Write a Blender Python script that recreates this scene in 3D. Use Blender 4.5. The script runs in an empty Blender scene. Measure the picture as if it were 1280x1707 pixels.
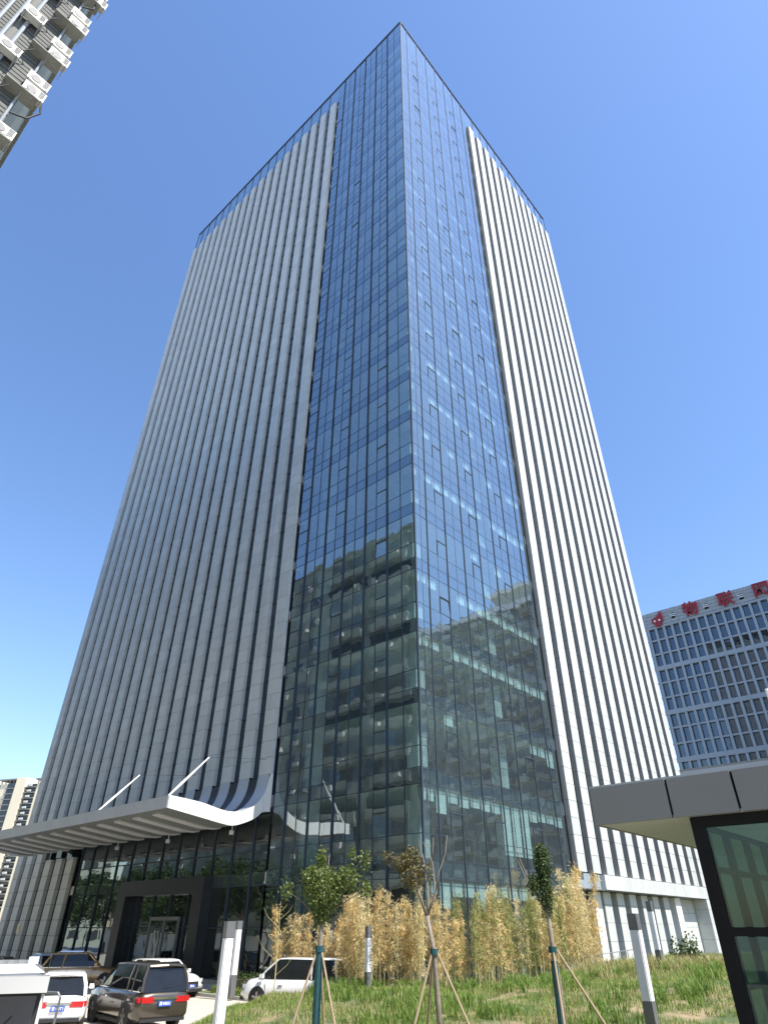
import bpy, math, random
import numpy as np
from mathutils import Vector, Matrix
R = random.Random(7)
D = bpy.data; SC = bpy.context.scene; COL = SC.collection
rad = math.radians

# ------------------------------------------------------------------ camera, world, sun, exposure
cam = D.objects.new('camera', D.cameras.new('camera')); COL.objects.link(cam); SC.camera = cam
cam.data.sensor_fit = 'VERTICAL'; cam.data.sensor_height = 36; cam.data.sensor_width = 36
cam.data.lens = 36*1041.5/1707
cam.data.clip_start = .1; cam.data.clip_end = 6000
TH, RO = rad(33.758), rad(.2135)
right = Vector((1, 0, 0)); up = Vector((0, -math.sin(TH), math.cos(TH))); fwd = Vector((0, math.cos(TH), math.sin(TH)))
rc = right*math.cos(RO)+up*math.sin(RO); uc = -right*math.sin(RO)+up*math.cos(RO)
cam.matrix_world = Matrix(((rc.x, uc.x, -fwd.x, 0), (rc.y, uc.y, -fwd.y, 0), (rc.z, uc.z, -fwd.z, 2.85), (0, 0, 0, 1)))

SUN_AZ, SUN_EL = 126, 55
W = D.worlds.new('World'); SC.world = W; W.use_nodes = True
nt = W.node_tree; bg = nt.nodes['Background']
sky = nt.nodes.new('ShaderNodeTexSky'); sky.sky_type = 'NISHITA'; sky.sun_disc = False
sky.sun_elevation = rad(SUN_EL); sky.sun_rotation = rad(SUN_AZ)
sky.altitude = 50; sky.air_density = 1.35; sky.dust_density = .6; sky.ozone_density = 3.6
hs = nt.nodes.new('ShaderNodeHueSaturation'); hs.inputs['Saturation'].default_value = 1.08; nt.links.new(sky.outputs[0], hs.inputs['Color'])
wb = nt.nodes.new('ShaderNodeVectorMath'); wb.operation = 'MULTIPLY'; wb.inputs[1].default_value = (.985, .985, 1.09)      # camera white balance
nt.links.new(hs.outputs[0], wb.inputs[0]); nt.links.new(wb.outputs[0], bg.inputs[0]); bg.inputs[1].default_value = .128
sl = D.lights.new('sun', 'SUN'); sun = D.objects.new('sun', sl); COL.objects.link(sun)
sl.energy = 4.8; sl.angle = rad(.5); sl.color = (1, .95, .87)
sdir = Vector((math.sin(rad(SUN_AZ))*math.cos(rad(SUN_EL)), math.cos(rad(SUN_AZ))*math.cos(rad(SUN_EL)), math.sin(rad(SUN_EL))))
sun.rotation_euler = sdir.to_track_quat('Z', 'Y').to_euler(); sun.location = (60, 0, 60)
vs = SC.view_settings; vs.view_transform = 'Standard'; vs.look = 'None'; vs.gamma = 1; vs.use_curve_mapping = False
vs.exposure = 0.8

# ------------------------------------------------------------------ materials
def nmat(name):
    m = D.materials.new(name); m.use_nodes = True
    return m, m.node_tree, m.node_tree.nodes['Principled BSDF']
def N(t, kind, **kw):
    n = t.nodes.new(kind)
    for k, v in kw.items(): setattr(n, k, v)
    return n
def plain(name, col, rough=.6, metal=0, var=.12, scale=3, bump=0, spec=.5, coat=0, objvar=0, streak=0, island=0):
    """base colour broken up by world-space noise, optional per-object variation and vertical dirt streaks"""
    m, t, b = nmat(name)
    g = N(t, 'ShaderNodeNewGeometry'); no = N(t, 'ShaderNodeTexNoise'); no.inputs['Scale'].default_value = scale; no.inputs['Detail'].default_value = 5
    t.links.new(g.outputs['Position'], no.inputs['Vector'])
    mr = N(t, 'ShaderNodeMapRange'); mr.inputs[1].default_value = .25; mr.inputs[2].default_value = .75
    mr.inputs[3].default_value = 1-var; mr.inputs[4].default_value = 1+var
    t.links.new(no.outputs[0], mr.inputs[0]); val = mr.outputs[0]
    if objvar:
        oi = N(t, 'ShaderNodeObjectInfo'); m2 = N(t, 'ShaderNodeMapRange'); m2.inputs[3].default_value = 1-objvar; m2.inputs[4].default_value = 1+objvar
        t.links.new(oi.outputs['Random'], m2.inputs[0]); mu = N(t, 'ShaderNodeMath', operation='MULTIPLY')
        t.links.new(val, mu.inputs[0]); t.links.new(m2.outputs[0], mu.inputs[1]); val = mu.outputs[0]
    if island:
        m2 = N(t, 'ShaderNodeMapRange'); m2.inputs[3].default_value = 1-island; m2.inputs[4].default_value = 1+island
        t.links.new(g.outputs['Random Per Island'], m2.inputs[0]); mu = N(t, 'ShaderNodeMath', operation='MULTIPLY')
        t.links.new(val, mu.inputs[0]); t.links.new(m2.outputs[0], mu.inputs[1]); val = mu.outputs[0]
    if streak:
        mp = N(t, 'ShaderNodeMapping'); mp.inputs['Scale'].default_value = (2.6, 2.6, .07); t.links.new(g.outputs['Position'], mp.inputs[0])
        n2 = N(t, 'ShaderNodeTexNoise'); n2.inputs['Scale'].default_value = 1; n2.inputs['Detail'].default_value = 3; t.links.new(mp.outputs[0], n2.inputs['Vector'])
        m3 = N(t, 'ShaderNodeMapRange'); m3.inputs[1].default_value = .55; m3.inputs[2].default_value = .8; m3.inputs[3].default_value = 1; m3.inputs[4].default_value = 1-streak
        t.links.new(n2.outputs[0], m3.inputs[0]); mu = N(t, 'ShaderNodeMath', operation='MULTIPLY'); t.links.new(val, mu.inputs[0]); t.links.new(m3.outputs[0], mu.inputs[1]); val = mu.outputs[0]
    mx = N(t, 'ShaderNodeVectorMath', operation='SCALE'); mx.inputs[0].default_value = col[:3]; t.links.new(val, mx.inputs['Scale'])
    t.links.new(mx.outputs[0], b.inputs['Base Color'])
    b.inputs['Roughness'].default_value = rough; b.inputs['Metallic'].default_value = metal; b.inputs['Specular IOR Level'].default_value = spec
    b.inputs['Coat Weight'].default_value = coat; b.inputs['Coat Roughness'].default_value = .05
    if bump:
        bp = N(t, 'ShaderNodeBump'); bp.inputs['Strength'].default_value = bump; bp.inputs['Distance'].default_value = .02
        n4 = N(t, 'ShaderNodeTexNoise'); n4.inputs['Scale'].default_value = scale*6; t.links.new(g.outputs['Position'], n4.inputs['Vector'])
        t.links.new(n4.outputs[0], bp.inputs['Height']); t.links.new(bp.outputs[0], b.inputs['Normal'])
    return m
def glass(name, refl, tint, base=.3, wave=.0012, ior=1.55, scale=.9, dirt=.03):
    """coated curtain-wall glass: mirror layer over tinted see-through, slightly wavy"""
    m, t, b = nmat(name); t.nodes.remove(b); out = t.nodes['Material Output']
    g = N(t, 'ShaderNodeNewGeometry'); no = N(t, 'ShaderNodeTexNoise'); no.inputs['Scale'].default_value = scale; no.inputs['Detail'].default_value = 1.5
    t.links.new(g.outputs['Position'], no.inputs['Vector'])
    bp = N(t, 'ShaderNodeBump'); bp.inputs['Strength'].default_value = 1; bp.inputs['Distance'].default_value = wave*2; t.links.new(no.outputs[0], bp.inputs['Height'])
    gl = N(t, 'ShaderNodeBsdfGlossy'); gl.inputs['Roughness'].default_value = 0; gl.inputs['Color'].default_value = (*refl, 1); t.links.new(bp.outputs[0], gl.inputs['Normal'])
    tr = N(t, 'ShaderNodeBsdfTransparent'); tr.inputs['Color'].default_value = (*tint, 1)
    fr = N(t, 'ShaderNodeLayerWeight'); fr.inputs['Blend'].default_value = .5; pw = N(t, 'ShaderNodeMath', operation='POWER'); pw.inputs[1].default_value = 4; t.links.new(fr.outputs['Facing'], pw.inputs[0])
    ma = N(t, 'ShaderNodeMath', operation='MULTIPLY_ADD'); ma.inputs[1].default_value = 1.35; ma.inputs[2].default_value = base; ma.use_clamp = True
    t.links.new(pw.outputs[0], ma.inputs[0]); mx = N(t, 'ShaderNodeMixShader')
    t.links.new(ma.outputs[0], mx.inputs[0]); t.links.new(tr.outputs[0], mx.inputs[1]); t.links.new(gl.outputs[0], mx.inputs[2]); df = N(t, 'ShaderNodeBsdfDiffuse'); df.inputs['Color'].default_value = (.36, .42, .40, 1); m2 = N(t, 'ShaderNodeMixShader'); m2.inputs[0].default_value = dirt      # thin film of dust
    t.links.new(mx.outputs[0], m2.inputs[1]); t.links.new(df.outputs[0], m2.inputs[2]); t.links.new(m2.outputs[0], out.inputs[0])
    return m
M = {}
M['glass'] = glass('curtain_glass', (.84, .93, .98), (.60, .76, .76), .33, .0024, dirt=.05)
M['glass_low'] = M['glass']
M['lobby_glass'] = glass('lobby_glass', (.8, .88, .9), (.25, .3, .3), .22, .002)
M['clear_glass'] = glass('clear_glass', (.55, .62, .58), (.68, .80, .72), .05, .0006, ior=1.45)
M['far_glass'] = glass('far_glass', (.42, .47, .52), (.2, .25, .3), .3, .003)
M['stone'] = plain('pale_stone', (.51, .53, .51), .42, var=.06, scale=1.2, objvar=.06, streak=.14, island=.07)
M['stone_joint'] = plain('stone_joint', (.10, .10, .10), .9)
M['strip_glass'] = glass('strip_glass', (.5, .6, .7), (.10, .13, .14), .16, .001)
M['mullion'] = plain('dark_mullion', (.04, .055, .075), .65, spec=.25)
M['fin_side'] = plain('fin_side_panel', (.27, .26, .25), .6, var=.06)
M['alu'] = plain('pale_aluminium', (.40, .41, .41), .35, metal=.7, var=.05)
M['white_panel'] = plain('white_panel', (.74, .74, .70), .4, var=.03, scale=.6, objvar=.02)
M['canopy_panel'] = plain('canopy_panel', (.40, .43, .46), .35, var=.04, scale=.6, objvar=.03)
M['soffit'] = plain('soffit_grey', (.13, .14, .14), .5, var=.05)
M['soffit_slat'] = plain('soffit_slat', (.42, .43, .43), .4, var=.04)
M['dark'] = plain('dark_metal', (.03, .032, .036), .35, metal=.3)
M['black'] = plain('black_frame', (.008, .008, .009), .6, spec=.2)
M['interior'] = plain('interior_paint', (.55, .57, .56), .8)
M['slab'] = plain('ceiling_slab', (.62, .63, .62), .8)
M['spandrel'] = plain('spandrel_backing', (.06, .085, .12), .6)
M['ceiling_standin'] = plain('lit_ceiling_standin', (.82, .84, .82), .8, var=.03)
M['office_wall'] = plain('bluegrey_cladding', (.28, .33, .37), .45, var=.05, scale=.5)
M['office_wall_top'] = plain('grey_louvre', (.30, .33, .34), .5, var=.08, scale=.8)
M['red'] = plain('red_letter', (.26, .018, .025), .45)
M['beige'] = plain('beige_render', (.80, .70, .50), .8, var=.03, scale=.1)
M['grey_render'] = plain('grey_render', (.36, .37, .37), .8, var=.04, scale=.1)
M['window_dark'] = plain('window_dark', (.03, .035, .045), .08, var=.3, scale=.7, spec=.8)
M['window_curtain'] = plain('window_curtain', (.16, .18, .18), .3, var=.3, scale=.9)
M['tile'] = plain('old_tile', (.36, .39, .32), .7, var=.10, scale=.9, streak=.25, bump=.1)
M['tile2'] = plain('old_tile_dark', (.095, .10, .09), .75, var=.12, scale=.8, streak=.3)
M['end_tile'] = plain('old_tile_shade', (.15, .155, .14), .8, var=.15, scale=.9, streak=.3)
M['concrete'] = plain('weathered_concrete', (.22, .22, .195), .9, var=.18, scale=2.5, bump=.3)
M['pipe'] = plain('grey_pipe', (.27, .30, .32), .5, var=.08)
M['ac'] = plain('ac_white', (.58, .575, .53), .5, var=.07, scale=4, streak=.15)
M['ac_dark'] = plain('ac_grille', (.10, .10, .10), .6)
M['cable'] = plain('black_cable', (.015, .015, .02), .6)
M['fascia'] = plain('grey_fascia', (.215, .215, .205), .42, var=.03, scale=.8, metal=.1)
M['kiosk_soffit'] = plain('kiosk_soffit', (.62, .62, .62), .5, var=.05)
M['paving'] = plain('pale_paving', (.48, .44, .37), .85, var=.10, scale=1.3, bump=.15)
M['asphalt'] = plain('grey_asphalt', (.33, .32, .30), .9, var=.12, scale=.5, bump=.2)
M['kerb'] = plain('kerb_stone', (.40, .39, .36), .85, var=.12, scale=5)
M['lamp_white'] = plain('lamp_diffuser', (.80, .80, .82), .35, var=.02)
M['lamp_grey'] = plain('lamp_body', (.17, .175, .18), .4, metal=.3)
M['red_sign'] = plain('red_sign', (.45, .03, .03), .5)
M['white'] = plain('white_paint', (.8, .8, .8), .4)
M['rail'] = plain('grey_handrail', (.35, .35, .35), .35, metal=.6)
M['tyre'] = plain('tyre', (.02, .02, .02), .8)
M['rim'] = plain('alloy_rim', (.45, .45, .46), .3, metal=.9)
M['bark'] = plain('bark', (.25, .21, .165), .9, var=.25, scale=12, bump=.5)
M['wrap'] = plain('green_wrap', (.015, .075, .085), .8, var=.25, scale=20, bump=.4)
M['stake'] = plain('bamboo_stake', (.36, .27, .17), .7, var=.15, scale=9)
M['cane'] = plain('bamboo_cane', (.52, .46, .22), .5, var=.2, scale=5, objvar=.25)
def leafm(name, a, b, tr=.35):
    m, t, p = nmat(name)
    g = N(t, 'ShaderNodeNewGeometry'); no = N(t, 'ShaderNodeTexNoise'); no.inputs['Scale'].default_value = 7; no.inputs['Detail'].default_value = 3; t.links.new(g.outputs['Position'], no.inputs['Vector'])
    oi = N(t, 'ShaderNodeObjectInfo'); ad = N(t, 'ShaderNodeMath', operation='MULTIPLY_ADD'); ad.inputs[1].default_value = .5; ad.inputs[2].default_value = -.25
    t.links.new(oi.outputs['Random'], ad.inputs[0]); a2 = N(t, 'ShaderNodeMath', operation='ADD'); t.links.new(no.outputs[0], a2.inputs[0]); t.links.new(ad.outputs[0], a2.inputs[1])
    mr = N(t, 'ShaderNodeMapRange'); mr.inputs[1].default_value = .3; mr.inputs[2].default_value = .7; t.links.new(a2.outputs[0], mr.inputs[0])
    mx = N(t, 'ShaderNodeMix', data_type='RGBA'); mx.inputs[6].default_value = (*a, 1); mx.inputs[7].default_value = (*b, 1); t.links.new(mr.outputs[0], mx.inputs[0])
    t.links.new(mx.outputs[2], p.inputs['Base Color']); p.inputs['Roughness'].default_value = .55
    ts = N(t, 'ShaderNodeBsdfTranslucent'); t.links.new(mx.outputs[2], ts.inputs['Color']); ms = N(t, 'ShaderNodeMixShader'); ms.inputs[0].default_value = tr
    t.links.new(p.outputs[0], ms.inputs[1]); t.links.new(ts.outputs[0], ms.inputs[2]); t.links.new(ms.outputs[0], t.nodes['Material Output'].inputs[0])
    return m
M['leaf_gold'] = leafm('bamboo_leaf_dry', (.78, .58, .26), (.50, .36, .15))
M['leaf_gold2'] = leafm('bamboo_leaf_straw', (.82, .68, .38), (.52, .43, .20))
M['leaf_olive'] = leafm('bamboo_leaf_green', (.16, .20, .04), (.32, .31, .09))
M['leaf_green'] = leafm('tree_leaf', (.09, .14, .03), (.16, .20, .05))
M['leaf_dark'] = leafm('tree_leaf_dark', (.05, .09, .025), (.10, .14, .04))
M['leaf_dry'] = leafm('tree_leaf_dry', (.17, .14, .05), (.10, .12, .035))
M['leaf_street'] = leafm('street_tree_leaf', (.035, .07, .02), (.06, .10, .03), .2)
M['grass'] = leafm('grass_blade', (.14, .24, .04), (.26, .33, .07), .4)
M['grass_dry'] = leafm('grass_dry', (.42, .36, .16), (.25, .24, .08), .3)
M['hedge'] = leafm('hedge_leaf', (.06, .10, .03), (.12, .17, .05), .25)

def groundmat():
    m, t, p = nmat('soil_and_grass')
    g = N(t, 'ShaderNodeNewGeometry'); n1 = N(t, 'ShaderNodeTexNoise'); n1.inputs['Scale'].default_value = .9; n1.inputs['Detail'].default_value = 6; t.links.new(g.outputs['Position'], n1.inputs['Vector'])
    cr = N(t, 'ShaderNodeValToRGB'); e = cr.color_ramp.elements; e[0].position = .42; e[0].color = (.07, .10, .03, 1); e[1].position = .64; e[1].color = (.30, .22, .13, 1)
    t.links.new(n1.outputs[0], cr.inputs[0]); t.links.new(cr.outputs[0], p.inputs['Base Color']); p.inputs['Roughness'].default_value = .95
    return m
M['soil'] = groundmat()
def pavemat():
    m = M['paving']; return m

# ------------------------------------------------------------------ mesh helpers
class G:
    def __init__(s): s.v = []; s.f = []
    def box(s, x0, x1, y0, y1, z0, z1):
        i = len(s.v)
        s.v += [(x0, y0, z0), (x1, y0, z0), (x1, y1, z0), (x0, y1, z0), (x0, y0, z1), (x1, y0, z1), (x1, y1, z1), (x0, y1, z1)]
        s.f += [(i, i+3, i+2, i+1), (i+4, i+5, i+6, i+7), (i, i+1, i+5, i+4), (i+1, i+2, i+6, i+5), (i+2, i+3, i+7, i+6), (i+3, i, i+4, i+7)]
        return s
    def poly(s, pts, flip=False):
        i = len(s.v); s.v += list(pts); f = tuple(range(i, i+len(pts))); s.f.append(f[::-1] if flip else f); return s
    def prism(s, prof, a0, a1, axis='y'):
        """extrude a closed 2D profile (p,q) along an axis"""
        n = len(prof); i = len(s.v)
        for a in (a0, a1):
            for p, q in prof: s.v.append((p, a, q) if axis == 'y' else (a, p, q) if axis == 'x' else (p, q, a))
        s.f += [tuple(range(i, i+n)), tuple(range(i+2*n-1, i+n-1, -1))]
        for k in range(n): s.f.append((i+k, i+n+k, i+n+(k+1) % n, i+(k+1) % n))
        return s
    def tube(s, pts, rads, n=6, cap=True):
        pts = [Vector(p) for p in pts]; base = len(s.v); prev = None
        if not hasattr(rads, '__len__'): rads = [rads]*len(pts)
        for k, p in enumerate(pts):
            d = (pts[min(k+1, len(pts)-1)]-pts[max(k-1, 0)]).normalized()
            if prev is None: a = d.orthogonal().normalized()
            else: a = (prev-d*prev.dot(d)).normalized()
            prev = a; b = d.cross(a)
            for j in range(n):
                t = 2*math.pi*j/n; s.v.append(tuple(p+(a*math.cos(t)+b*math.sin(t))*rads[k]))
        for k in range(len(pts)-1):
            for j in range(n):
                a0 = base+k*n+j; a1 = base+k*n+(j+1) % n; s.f.append((a0, a1, a1+n, a0+n))
        if cap: s.f += [tuple(range(base+n-1, base-1, -1)), tuple(range(base+(len(pts)-1)*n, base+len(pts)*n))]
        return s
    def disc(s, c, r, axis, th, n=18):
        """short cylinder, axis 'x','y' or 'z', centred at c"""
        pr = [(math.cos(2*math.pi*k/n)*r, math.sin(2*math.pi*k/n)*r) for k in range(n)]
        i = len(s.v)
        for a in (-th/2, th/2):
            for p, q in pr: s.v.append({'x': (c[0]+a, c[1]+p, c[2]+q), 'y': (c[0]+p, c[1]+a, c[2]+q), 'z': (c[0]+p, c[1]+q, c[2]+a)}[axis])
        s.f += [tuple(range(i+n-1, i-1, -1)), tuple(range(i+n, i+2*n))]
        for k in range(n): s.f.append((i+k, i+(k+1) % n, i+n+(k+1) % n, i+n+k))
        return s
    def mesh(s, name, mat, smooth=False):
        me = D.meshes.new(name); me.from_pydata([tuple(v) for v in s.v], [], s.f); me.validate()
        for m in (mat if isinstance(mat, (list, tuple)) else [mat]): me.materials.append(m)
        if smooth: me.polygons.foreach_set('use_smooth', [True]*len(me.polygons))
        return me
    def obj(s, name, mat, parent=None, kind=None, smooth=False, loc=None):
        return inst(name, s.mesh(name, mat, smooth), parent, kind=kind, loc=loc)
def inst(name, me, parent=None, loc=None, rot=None, scale=None, kind=None):
    o = D.objects.new(name, me); COL.objects.link(o)
    if parent is not None: o.parent = parent
    if loc is not None: o.location = loc
    if rot is not None: o.rotation_euler = rot
    if scale is not None: o.scale = scale
    if kind: o['kind'] = kind
    return o
def thing(name, label, cat, loc=(0, 0, 0), rz=0, group=None):
    o = D.objects.new(name, None); COL.objects.link(o); o.location = loc; o.rotation_euler = (0, 0, rz); o.empty_display_size = .5
    return tag(o, label, cat, group)
def tag(o, label, cat, group=None):
    o['label'] = label; o['category'] = cat
    if group: o['group'] = group
    return o
def copy_tree(o, parent=None):
    c = o.copy(); COL.objects.link(c); c.parent = parent
    for ch in list(o.children): copy_tree(ch, c)
    return c
UNIT = G().box(-.5, .5, -.5, .5, -.5, .5)
_um = {}
def unit(mat):
    if mat not in _um: _um[mat] = UNIT.mesh('unit', M[mat])
    return _um[mat]
PANEL_L = G().poly([(0, .5, -.5), (0, -.5, -.5), (0, -.5, .5), (0, .5, .5)], True); PANEL_R = G().poly([(-.5, 0, -.5), (.5, 0, -.5), (.5, 0, .5), (-.5, 0, .5)])
def ubox(name, mat, x0, x1, y0, y1, z0, z1, parent, rot=None):
    return inst(name, unit(mat), parent, loc=((x0+x1)/2, (y0+y1)/2, (z0+z1)/2), scale=(x1-x0, y1-y0, z1-z0), rot=rot)
def quads(name, V, mat, parent=None, kind=None, nv=4):
    """V: (n,nv,3) array of polygons"""
    n = len(V); me = D.meshes.new(name); me.vertices.add(n*nv); me.vertices.foreach_set('co', V.reshape(-1).astype(np.float32))
    me.loops.add(n*nv); me.loops.foreach_set('vertex_index', np.arange(n*nv, dtype=np.int32)); me.polygons.add(n)
    me.polygons.foreach_set('loop_start', np.arange(n, dtype=np.int32)*nv); me.polygons.foreach_set('loop_total', np.full(n, nv, dtype=np.int32))
    me.update(calc_edges=True); me.materials.append(mat)
    return me if parent == 'mesh' else inst(name, me, parent, kind=kind)

AZ = rad(90-41.995)            # rotation of the tower's grid: local x = along right face, local y = along left face
eR = Vector((math.cos(AZ), math.sin(AZ), 0)); eL = Vector((-math.sin(AZ), math.cos(AZ), 0))
C0 = Vector((1.969, 34, 0))
def loc_of(X, Y):
    d = Vector((X, Y, 0))-C0; return d.dot(eR), d.dot(eL)     # (along right face = depth behind left face, along left face)
def world_of(r, u, z=0): p = C0+eR*r+eL*u; return (p.x, p.y, z)

# ------------------------------------------------------------------ ground
def sst(a, b, x): t = min(1, max(0, (x-a)/(b-a))); return t*t*(3-2*t)
HX = [(-6.9, 0), (-5.5, .34), (-3.9, .80), (-1.4, 1.0), (3, 1.02), (5.5, 1.15), (8, 1.34), (11, 1.58), (16, 1.66), (40, 1.6)]
def hx(x):
    if x <= HX[0][0]: return 0
    for (a, ha), (b, hb) in zip(HX, HX[1:]):
        if x <= b: return ha+(hb-ha)*sst(a, b, x)
    return HX[-1][1]
def gz(X, Y):
    r, u = loc_of(X, Y); offL, offR = -r, -u
    k = max(sst(5.0, 7.2, offL), sst(2.6, 0.2, u))
    if r > 0 or u < 0:
        d = offR if r > 0 else math.hypot(max(0, offL), max(0, offR)) if offL > 0 else offR
        k *= .30+.70*sst(.6, 5.5, d)
    h = hx(X)*k*sst(4, 12, Y+X*.2)*(.55+.45*sst(17.5, 26.5, Y))
    return h
gg = G(); gg.poly([(-3000, -3000, -.02), (3000, -3000, -.02), (3000, 3000, -.02), (-3000, 3000, -.02)]); gg.obj('ground', M['asphalt'], kind='structure')
gp = G(); gp.poly([(-60, 2, -.005), (7, 2, -.005), (7, 40, -.005), (-60, 95, -.005)]); gp.obj('pavement', M['paving'], kind='structure')
nx, ny = 130, 150; X0, X1, Y0, Y1 = -7.2, 40, 4, 62; vs_ = []; fs_ = []
for j in range(ny+1):
    for i in range(nx+1):
        x = X0+(X1-X0)*(i/nx)**1.25; y = Y0+(Y1-Y0)*j/ny; h = gz(x, y)
        vs_.append((x, y, h+.03*math.sin(x*1.7+y*.6)*min(1, h*3)*math.sin(y*1.1) if h > .02 else -.03))
for j in range(ny):
    for i in range(nx):
        a = j*(nx+1)+i; fs_.append((a, a+1, a+nx+2, a+nx+1))
g = G(); g.v = vs_; g.f = fs_; g.obj('grass_mound', M['soil'], kind='structure', smooth=True)

# ------------------------------------------------------------------ the tower
WL, WR, HT = 47.45, 38.35, 106.5
A0, FL = 4.92, 4.136           # first ceiling line and storey height
tower = thing('office_tower', 'very tall glass-cornered office tower with pale vertical stone fins, seen from its corner', 'office tower', C0, AZ)
levels = []                     # horizontal glazing lines
k = 0
while A0+FL*k < 101: levels += [A0+FL*k, A0+FL*k+.80, A0+FL*k+1.87]; k += 1
NF = k
levels = [.45, 2.7]+levels+[104.0, HT]
colsL = [0, 1.16]+[2.35+1.015*i for i in range(9)]+[11.6]
colsR = [0, .65, 1.3]+[1.3+1.03*i for i in range(1, 13)]+[14.75]
TI = .012
# glass panes: the lowest ~300 are single objects, the rest one mesh
panes = []
def add_face(cols, face):
    for ci in range(len(cols)-1):
        for li in range(len(levels)-1):
            z0, z1 = levels[li], levels[li+1]
            kk = (z0-A0) % FL
            vent = z1 < 101 and z1-z0 > 2 and z0 > 4 and (ci % 4 == 2 if face == 'L' else ci % 4 == 3)
            spans = [(z0, z0+(z1-z0)*.5), (z0+(z1-z0)*.5, z1)] if vent else [(z0, z1)]
            for q, (a, b) in enumerate(spans): panes.append((face, cols[ci], cols[ci+1], a, b, vent and q == 0))
add_face(colsL, 'L'); add_face(colsR, 'R')
panes.sort(key=lambda p: p[3])
rest = G(); PL_ = PANEL_L.mesh('pane', M['glass']); PR_ = PANEL_R.mesh('pane', M['glass'])
for n, (face, a, b, z0, z1, vent) in enumerate(panes):
    t1, t2 = R.gauss(0, .0030), R.gauss(0, .0030)
    if vent and R.random() < .12: t1 -= .05
    if n < 300:
        if face == 'L': inst('pane', PL_, tower, loc=(0, (a+b)/2, (z0+z1)/2), scale=(1, b-a-.03, z1-z0-.03), rot=(0, t1, t2))
        else: inst('pane', PR_, tower, loc=((a+b)/2, 0, (z0+z1)/2), scale=(b-a-.03, 1, z1-z0-.03), rot=(t1, 0, t2))
    else:
        w, h = (b-a)/2-.015, (z1-z0)/2-.015; m, zc = (a+b)/2, (z0+z1)/2
        if face == 'L': rest.poly([(-t2*sw*w-t1*sh*h, m+sw*w, zc+sh*h) for sw, sh in ((1, -1), (-1, -1), (-1, 1), (1, 1))], True)
        else: rest.poly([(m+sw*w, -t2*sw*w-t1*sh*h, zc+sh*h) for sw, sh in ((-1, -1), (1, -1), (1, 1), (-1, 1))])
rest.obj('upper_panes', M['glass'], tower, kind='stuff')
# mullions and transoms
for i, c in enumerate(colsL[1:-1]):
    major = i % 2 == 1
    w, d = (.035, .09) if major else (.022, .02)
    ubox('mullion', 'mullion', -d, .03, c-w, c+w, .3, HT, tower)
for i, c in enumerate(colsR[1:-1]):
    major = i % 2 == 1
    w, d = (.028, .045) if major else (.013, .006)
    ubox('mullion', 'mullion', c-w, c+w, -d, .03, .3, HT, tower)
ubox('corner_post', 'mullion', -.06, .05, -.06, .05, .3, HT, tower)
for z in levels[1:-1]:
    ubox('transom', 'mullion', -.010, .028, .06, 11.6, z-.018, z+.018, tower)
    ubox('transom', 'mullion', .06, 14.75, -.006, .028, z-.014, z+.014, tower)
vg = G()
for (face, a, b, z0, z1, vent) in panes:
    if vent:
        if face == 'L': vg.box(-.03, .025, a, b, z1-.03, z1+.03); vg.box(-.03, .025, a-.02, a+.03, z0, z1)
        else: vg.box(a, b, -.03, .025, z1-.03, z1+.03); vg.box(a-.02, a+.03, -.03, .025, z0, z1)
vg.obj('vent_frame', M['mullion'], tower, kind='stuff')
# parapet band above the fins
for face, s0, s1 in (('L', 11.6, WL), ('R', 14.75, WR)):
    step = 2.03; a = s0
    while a < s1-.01:
        b = min(a+step, s1); t1 = R.gauss(0, .001); t2 = R.gauss(0, .001)
        if face == 'L':
            inst('parapet_pane', PL_, tower, loc=(0, (a+b)/2, (101.6+HT)/2), scale=(1, b-a-.04, HT-101.6), rot=(0, t1, t2)); ubox('mullion', 'mullion', -.05, .03, b-.03, b+.03, 101.4, HT, tower)
        else:
            inst('parapet_pane', PR_, tower, loc=((a+b)/2, 0, (101.6+HT)/2), scale=(b-a-.04, 1, HT-101.6), rot=(t1, 0, t2)); ubox('mullion', 'mullion', b-.03, b+.03, -.05, .03, 101.4, HT, tower)
        a = b
ubox('coping', 'dark', -.1, .2, -.1, WL, HT, HT+.12, tower); ubox('coping', 'dark', .2, WR, -.1, .2, HT, HT+.12, tower)
# body behind
for kz in range(NF+1):
    z = A0+FL*kz
    if z < 101.6: ubox('floor_slab', 'slab', .12, WR-.3, .12, WL-.3, z+.12, z+.72, tower)
ubox('roof_deck', 'slab', .1, WR-.3, .1, WL-.3, 104.5, 104.9, tower)
ubox('parapet_backing', 'spandrel', .16, .3, .2, WL-.3, 101.0, HT-.02, tower); ubox('parapet_backing', 'spandrel', .3, WR-.3, .16, .3, 101.0, HT-.02, tower)
bk = G()
for kz in range(NF):
    z = A0+FL*kz
    bk.box(.055, .11, .1, 11.8, z+.02, z+.78); bk.box(.1, 14.9, .055, .11, z+.02, z+.78)
bk.obj('spandrel_panel', M['spandrel'], tower, kind='stuff')
ubox('core', 'interior', 11, 28, 13, 40, .2, 104.5, tower)
for (x, y) in ((1.0, 1.0), (1.0, 9.4), (9.2, 1.0), (13.5, 6)):
    ubox('column', 'interior', x, x+.8, y, y+.8, .2, 104, tower)
ubox('back_wall', 'stone', WR-.3, WR, .3, WL, 0, 101.6, tower); ubox('end_wall', 'stone', .35, WR-.3, WL-.3, WL, 0, 101.6, tower)
# partition behind gap glass so the fins' slots stay dark
ubox('slot_backing', 'spandrel', .45, .55, 11.9, WL-.3, 8.8, 101, tower); ubox('slot_backing', 'spandrel', 14.9, WR-.3, .45, .55, 5.0, 101, tower)
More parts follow.
